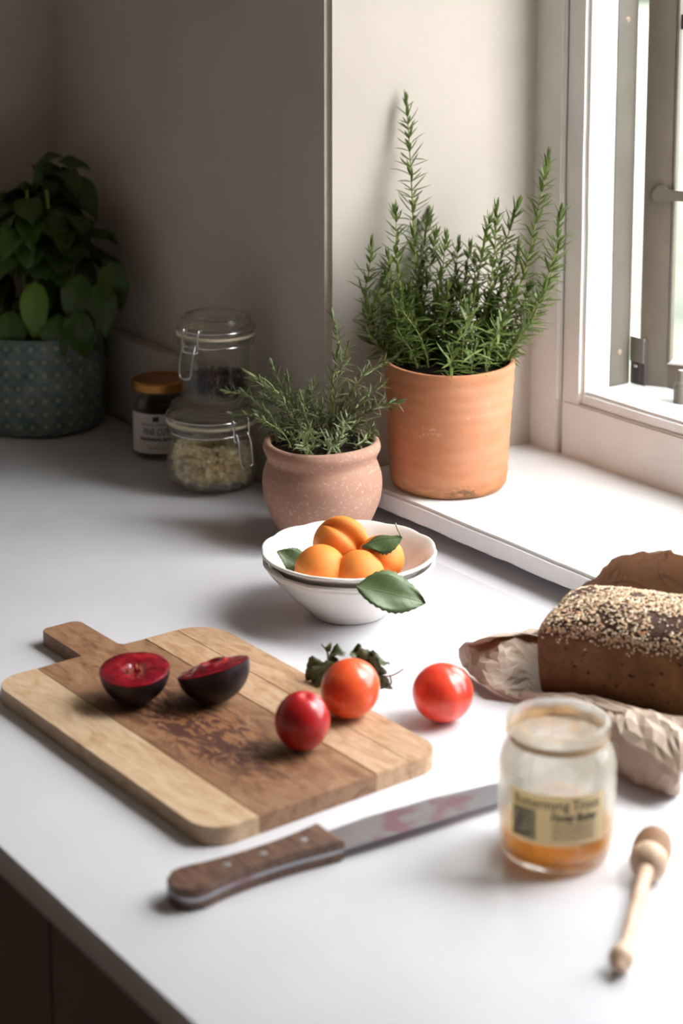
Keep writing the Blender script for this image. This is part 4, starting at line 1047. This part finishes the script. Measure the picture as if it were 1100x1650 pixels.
# ================================================================== WILTED SPRIG
RS = random.Random(8)
sc0 = at(540, 1100, TB)
hs_ = empty('herb_sprig', sc0, 0, 'wilted dark green leafy sprig behind the orange-red plum', 'herb')
D3 = (sc0+V((0, 0, .02))-CAM).dot(FW)+.008
def dl(x, y, dd=0): return dep(x, y, D3+dd)-sc0
st = tube('twig', spline([dl(520, 1112), dl(540, 1085), dl(580, 1072), dl(612, 1088), dl(632, 1088), dl(650, 1078)], 6), lambda t: .0011*(1-.5*t), m_rtwig, hs_, 6)
tube('twig', spline([dl(535, 1090), dl(529, 1065), dl(527, 1050), dl(518, 1038)], 5), .0009, m_wilt, hs_, 6)
tube('twig', spline([dl(628, 1089), dl(630, 1100), dl(624, 1108)], 5), .0008, m_rtwig, hs_, 6)
for i, (bx, by, tx, ty, W_, bd, nr, dz) in enumerate([
    (530, 1075, 505, 1112, .010, .9, (.2, -.6, .6), -.004), (522, 1068, 494, 1095, .011, .8, (.3, -.8, .3), .0), (540, 1068, 512, 1128, .011, .7, (.6, -.6, .3), -.008),
    (545, 1062, 528, 1090, .009, .6, (.3, -.4, .9), -.006), (556, 1052, 528, 1062, .008, 1.0, (.2, -.3, .9), .004), (565, 1050, 585, 1065, .009, .9, (.1, -.5, .8), .003),
    (575, 1060, 608, 1068, .010, .9, (.3, -.7, .5), .0), (590, 1062, 620, 1085, .010, .7, (.5, -.8, .2), -.002), (585, 1068, 625, 1070, .009, .5, (.1, -.2, 1), .004),
    (606, 1078, 600, 1105, .008, .8, (.5, -.6, .3), .001), (612, 1090, 632, 1110, .006, 1.3, (.4, -.7, .3), .0), (528, 1050, 533, 1036, .0035, 1.2, (.5, -.6, .3), .0), (626, 1104, 612, 1110, .004, 1.2, (.2, -.4, .8), 0)]):
    b_, t_ = dl(bx, by, dz), dl(tx, ty, dz)
    Lr = (t_-b_).length; vs_, fs_ = leaf_mesh(Lr*1.08, W_*.95, .55, bd, .05, 12, 6, 1, .35, i*1.7, .0003)
    M4 = frame_mat(b_, t_, V(nr)) @ Matrix.Rotation(-bd/2, 4, 'Y')
    vv = [M4 @ V(v) for v in vs_]
    o = mesh('leaf', vv, fs_, m_wilt, hs_, 80)

# ================================================================== LOAF AND PAPER
la = radians(28.2); LA = V((cos(la), sin(la), 0)); LT = V((sin(la), -cos(la), 0))     # along the loaf, towards the camera
L0 = at(863, 1117, .004); L0.z = 0
LW, LL_, LH, LD = .098, .215, .066, .021
loaf = empty('bread_loaf', L0+LA*LL_/2-LT*LW/2, la, 'dark rye tin loaf topped with pale seeds, on brown paper', 'bread')
m_crust = mat('rye_crust', (.17, .075, .028), .85); c = coords(m_crust)
zz = sepxyz(m_crust, c)[2]
cb_ = ramp(m_crust, noise_t(m_crust, c, 26, 7, .65), [(.3, (.095, .040, .016)), (.5, (.17, .078, .030)), (.7, (.25, .125, .052))])
hole = ramp(m_crust, noise_t(m_crust, coords(m_crust, (1, 1, 1)), 210, 2), [(.29, (1, 1, 1)), (.34, (0, 0, 0))])
cb_ = mix(m_crust, hole, cb_, (.02, .009, .005))
cb_ = mix(m_crust, ramp(m_crust, zz, [(.058, (0, 0, 0)), (.064, (1, 1, 1))]), cb_, (.075, .032, .022)); setc(m_crust, cb_)
bump(m_crust, mix(m_crust, hole, noise_t(m_crust, c, 160, 6), (0, 0, 0)), .9, .002)
def loaf_pt(u, v, w_):   # u,v,w in -1..1 on a cube
    x, y, z = u*LL_/2, v*LW/2, (w_+1)/2*LH
    rx, rz = .010, .012
    hx, hy = LL_/2-rx, LW/2-rx
    cx_, cy_ = max(-hx, min(hx, x)), max(-hy, min(hy, y)); cz_ = max(.003, min(LH-rz, z))
    dx_, dy_, dz_ = x-cx_, y-cy_, z-cz_
    n_ = V((dx_/rx, dy_/rx, dz_/(rz if z > LH/2 else .003)))
    if n_.length > 1: n_.normalize()
    p_ = V((cx_+n_.x*rx, cy_+n_.y*rx, cz_+n_.z*(rz if z > LH/2 else .003)))
    f_ = max(0, (p_.z-LH*.55)/(LH*.45))
    dome = (1-min(1, abs(p_.x)/(LL_/2))**4)*(1-min(1, abs(p_.y)/(LW/2))**2.4)
    p_.z += LD*dome*f_ if p_.z > LH*.55 else 0
    s_ = 1+.02*sin(pi*min(1, p_.z/LH)); p_.x *= s_*(1-.02*(1-p_.z/LH)); p_.y *= s_*(1-.02*(1-p_.z/LH))
    return p_ + noise.noise_vector(p_*38)*.0016 + noise.noise_vector(p_*120)*.0006
bm = bmesh.new(); bmesh.ops.create_cube(bm, size=2); bmesh.ops.subdivide_edges(bm, edges=bm.edges, cuts=46, use_grid_fill=True)
for v in bm.verts: v.co = loaf_pt(*v.co)+V((0, 0, .0035))
o = frm_bm('crust', bm, m_crust, loaf, 80)
m_seed = mat('seed_mix', (.6, .45, .3), .75); g_ = N(m_seed, 'ShaderNodeNewGeometry')
setc(m_seed, ramp(m_seed, g_.outputs['Random Per Island'], [(0, (.16, .075, .04)), (.12, (.42, .22, .11)), (.3, (.62, .42, .25)), (.6, (.74, .58, .40)), (.85, (.80, .70, .55)), (1, (.55, .20, .10))]))
rnd = random.Random(12); parts = []
import bmesh as _b
def seed(p, nrm, s):
    ax_ = V((rnd.gauss(0, 1), rnd.gauss(0, 1), rnd.gauss(0, .5))); ax_ = (ax_-nrm*ax_.dot(nrm)*.7).normalized(); v2 = nrm.cross(ax_).normalized(); n2 = ax_.cross(v2)
    a, b, c = s*rnd.uniform(.9, 1.5), s*rnd.uniform(.55, .85), s*rnd.uniform(.25, .5)
    return [p+ax_*a, p+v2*b, p-ax_*a, p-v2*b, p+n2*c, p-n2*c], [(0, 1, 4), (1, 2, 4), (2, 3, 4), (3, 0, 4), (1, 0, 5), (2, 1, 5), (3, 2, 5), (0, 3, 5)]
for k in range(6200):
    u, v = rnd.uniform(-1, 1), rnd.uniform(-1, 1); p_ = loaf_pt(u, v, 1)+V((0, 0, .0042))
    if noise.noise(p_*45+V((3, 1, 0))) < -.28 and rnd.random() < .85: continue
    parts.append(seed(p_, V((u*.25, v*.35, 1)).normalized(), rnd.uniform(.0010, .0021)))
for k in range(900):
    s_ = rnd.choice((0, 0, 1)); w_ = 1-abs(rnd.gauss(0, .16)); u, v = (rnd.uniform(-1, 1), -1) if s_ == 0 else (-1, rnd.uniform(-1, 1))
    parts.append(seed(loaf_pt(u, v, w_)+V((0, 0, .0035)), V((0, -1, .3)) if s_ == 0 else V((-1, 0, .3)), rnd.uniform(.0009, .0018)))
v_, f_ = join(parts); o = mesh('seed_topping', v_, f_, m_seed, loaf); o['kind'] = 'stuff'

m_paper = mat('brown_paper', (.55, .42, .33), .62); c = coords(m_paper)
setc(m_paper, ramp(m_paper, noise_t(m_paper, c, 45, 5), [(.3, (.50, .375, .295)), (.7, (.58, .45, .36))]))
bump(m_paper, noise_t(m_paper, c, 60, 5, .6, 1.0), .35, .002)
nt_ = m_paper.node_tree; tr_ = N(m_paper, 'ShaderNodeBsdfTranslucent'); tr_.inputs[0].default_value = (.52, .27, .10, 1)
mx_ = N(m_paper, 'ShaderNodeMixShader'); mx_.inputs[0].default_value = .22
L(m_paper, bsdf(m_paper).outputs[0], mx_.inputs[1]); L(m_paper, tr_.outputs[0], mx_.inputs[2]); L(m_paper, mx_.outputs[0], nt_.nodes['Material Output'].inputs[0])
def W(s, t, z): p_ = L0+LA*s+LT*t; return V((p_.x, p_.y, z))
def A3(x, y, z): return at(x, y, z)
def BP(x, y, off):      # on the upright plane behind the loaf
    d = ray(x, y); q_ = L0-LT*(LW+off); return CAM + d*((q_-CAM).dot(LT)/d.dot(LT))
rows = [   # each: from under the loaf outwards (6 points)
 [W(.235, .004, .001), W(.235, .018, .010), W(.235, .032, .028), W(.235, .05, .040), W(.235, .072, .026), W(.235, .078, .003)],
 [W(.160, .004, .001), W(.160, .016, .012), W(.160, .030, .030), W(.158, .048, .041), W(.155, .074, .024), W(.150, .080, .003)],
 [W(.115, .004, .001), W(.113, .014, .014), A3(1100, 1178, .038), A3(1100, 1200, .044), A3(1098, 1245, .028), A3(1100, 1283, .002)],
 [W(.080, .004, .001), W(.078, .012, .016), A3(1060, 1152, .042), A3(1062, 1166, .047), A3(1055, 1215, .038), A3(1056, 1276, .002)],
 [W(.055, .004, .001), W(.052, .010, .014), A3(1020, 1148, .036), A3(1022, 1156, .042), A3(1010, 1195, .034), A3(1010, 1256, .002)],
 [W(.042, .004, .001), W(.040, .008, .008), A3(998, 1150, .028), A3(990, 1162, .033), A3(985, 1180, .030), A3(982, 1230, .006)],
 [W(.030, .003, .001), W(.028, .007, .003), A3(975, 1136, .020), A3(968, 1146, .022), A3(962, 1160, .016), A3(958, 1175, .004)],
 [W(.015, .003, .001), W(.013, .007, .003), A3(938, 1122, .016), A3(930, 1130, .016), A3(922, 1140, .010), A3(915, 1150, .003)],
 [W(.003, .003, .001), W(.000, .006, .002), A3(885, 1119, .010), A3(878, 1128, .010), A3(870, 1134, .006), A3(862, 1140, .002)],
 [W(-.001, -.002, .001), A3(858, 1112, .004), A3(840, 1117, .006), A3(832, 1122, .006), A3(826, 1125, .004), A3(820, 1124, .001)],
 [W(.000, -.012, .001), A3(850, 1098, .006), A3(825, 1105, .010), A3(805, 1112, .010), A3(790, 1108, .008), A3(782, 1102, .002)],
 [W(.000, -.026, .001), A3(848, 1078, .012), A3(815, 1080, .020), A3(785, 1082, .018), A3(768, 1088, .012), A3(762, 1088, .003)],
 [W(.000, -.040, .001), A3(846, 1060, .018), A3(815, 1055, .028), A3(780, 1058, .024), A3(758, 1062, .020), A3(748, 1070, .004)],
 [W(.000, -.055, .001), A3(850, 1035, .026), A3(828, 1024, .038), A3(795, 1034, .030), A3(762, 1040, .030), A3(742, 1040, .026)],
 [W(.000, -.075, .001), A3(862, 1010, .032), A3(845, 1018, .038), A3(828, 1020, .041), A3(808, 1021, .043), A3(792, 1026, .045)],
 [W(-.001, -LW+.002, .001), W(-.006, -LW+.00, .010), W(-.010, -LW+.000, .018), W(-.012, -LW-.002, .024), W(-.013, -LW-.004, .028), W(-.014, -LW-.006, .030)],
 [W(.008, -LW-.003, .001), W(.004, -LW-.010, .015), W(.002, -LW-.018, .030), W(.002, -LW-.024, .040), BP(930, 960, .026), BP(938, 950, .028)],
 [W(.030, -LW-.003, .001), W(.026, -LW-.014, .030), W(.022, -LW-.024, .056), BP(955, 950, .028), BP(966, 932, .026), BP(972, 916, .022)],
 [W(.052, -LW-.003, .001), W(.050, -LW-.016, .035), W(.044, -LW-.026, .066), BP(990, 932, .030), BP(1000, 912, .026), BP(1010, 899, .016)],
 [W(.078, -LW-.003, .001), W(.076, -LW-.014, .035), W(.070, -LW-.024, .070), BP(1030, 928, .028), BP(1040, 905, .024), BP(1050, 894, .014)],
 [W(.092, -LW-.003, .001), W(.090, -LW-.016, .035), W(.086, -LW-.026, .070), BP(1060, 925, .030), BP(1070, 900, .026), BP(1078, 887, .024)],
 [W(.125, -LW-.003, .001), W(.125, -LW-.018, .035), W(.122, -LW-.028, .068), BP(1095, 935, .032), BP(1100, 912, .030), BP(1104, 897, .022)],
 [W(.200, -LW-.003, .001), W(.200, -LW-.018, .030), W(.200, -LW-.030, .055), W(.200, -LW-.034, .075), W(.200, -LW-.030, .090), W(.200, -LW-.024, .098)],
]
nu = 4
cols = [spline([r_[j] for r_ in rows], nu) for j in range(6)]
nr_ = len(cols[0]); grid = []
for i in range(nr_):
    grid.append(spline([cols[j][i] for j in range(6)], 3))
nc = len(grid[0]); vs = []
for i in range(nr_):
    for j in range(nc):
        p_ = grid[i][j].copy(); t = j/(nc-1)
        k = .0040*min(1, t*3)
        cr_ = V((random.uniform(-1, 1), random.uniform(-1, 1), random.uniform(-1, 1)))*.0013*min(1, t*3)
        va = noise.voronoi(p_*30)[0][0]*.0105; vb = noise.voronoi(p_*70+V((3, 1, 7)))[0][0]*.0026
        dr_ = (V((0, 0, .8))-LA*.3+noise.noise_vector(p_*12)); n_ = noise.noise_vector(p_*20)*k*.7 + dr_*(va+vb-.0065)*min(1, t*3)
        p_ += n_ + cr_
        low_ = .0012 + (.0006 if j == 0 else 0)
        p_.z = max(p_.z, low_)
        # stay clear of the loaf
        d_ = p_-L0; s_ = d_.dot(LA); t_ = d_.dot(LT)
        if -.003 < s_ < LL_+.003 and -LW-.003 < t_ < .003 and j > 0:
            m_ = min((s_+.003, 's'), (.003-t_, 't'), (t_+LW+.003, 'b'))
            if m_[1] == 's': p_ -= LA*m_[0]
            elif m_[1] == 't': p_ += LT*m_[0]
            else: p_ -= LT*m_[0]
        vs.append(p_)
fs = []
for i in range(nr_-1):
    for j in range(nc-1):
        a, b, c_, d_ = i*nc+j, i*nc+j+1, (i+1)*nc+j+1, (i+1)*nc+j
        fs += [(a, b, c_), (a, c_, d_)] if (i+j) % 2 else [(a, b, d_), (b, c_, d_)]
# sheet under the loaf
k = len(vs); vs.append(L0+LA*LL_/2-LT*LW/2+V((0, 0, .0013)))
for i in range(nr_-1): fs.append((k, i*nc, (i+1)*nc))
fs.append((k, (nr_-1)*nc, 0))
org = L0.copy()
o = mesh('brown_paper', [v-org for v in vs], fs, m_paper, None, 9); o.location = org
md = o.modifiers.new('t', 'SOLIDIFY'); md.thickness = .0003; md.offset = 1
tag(o, 'crumpled brown baking paper spread around and under the seeded loaf', 'paper')
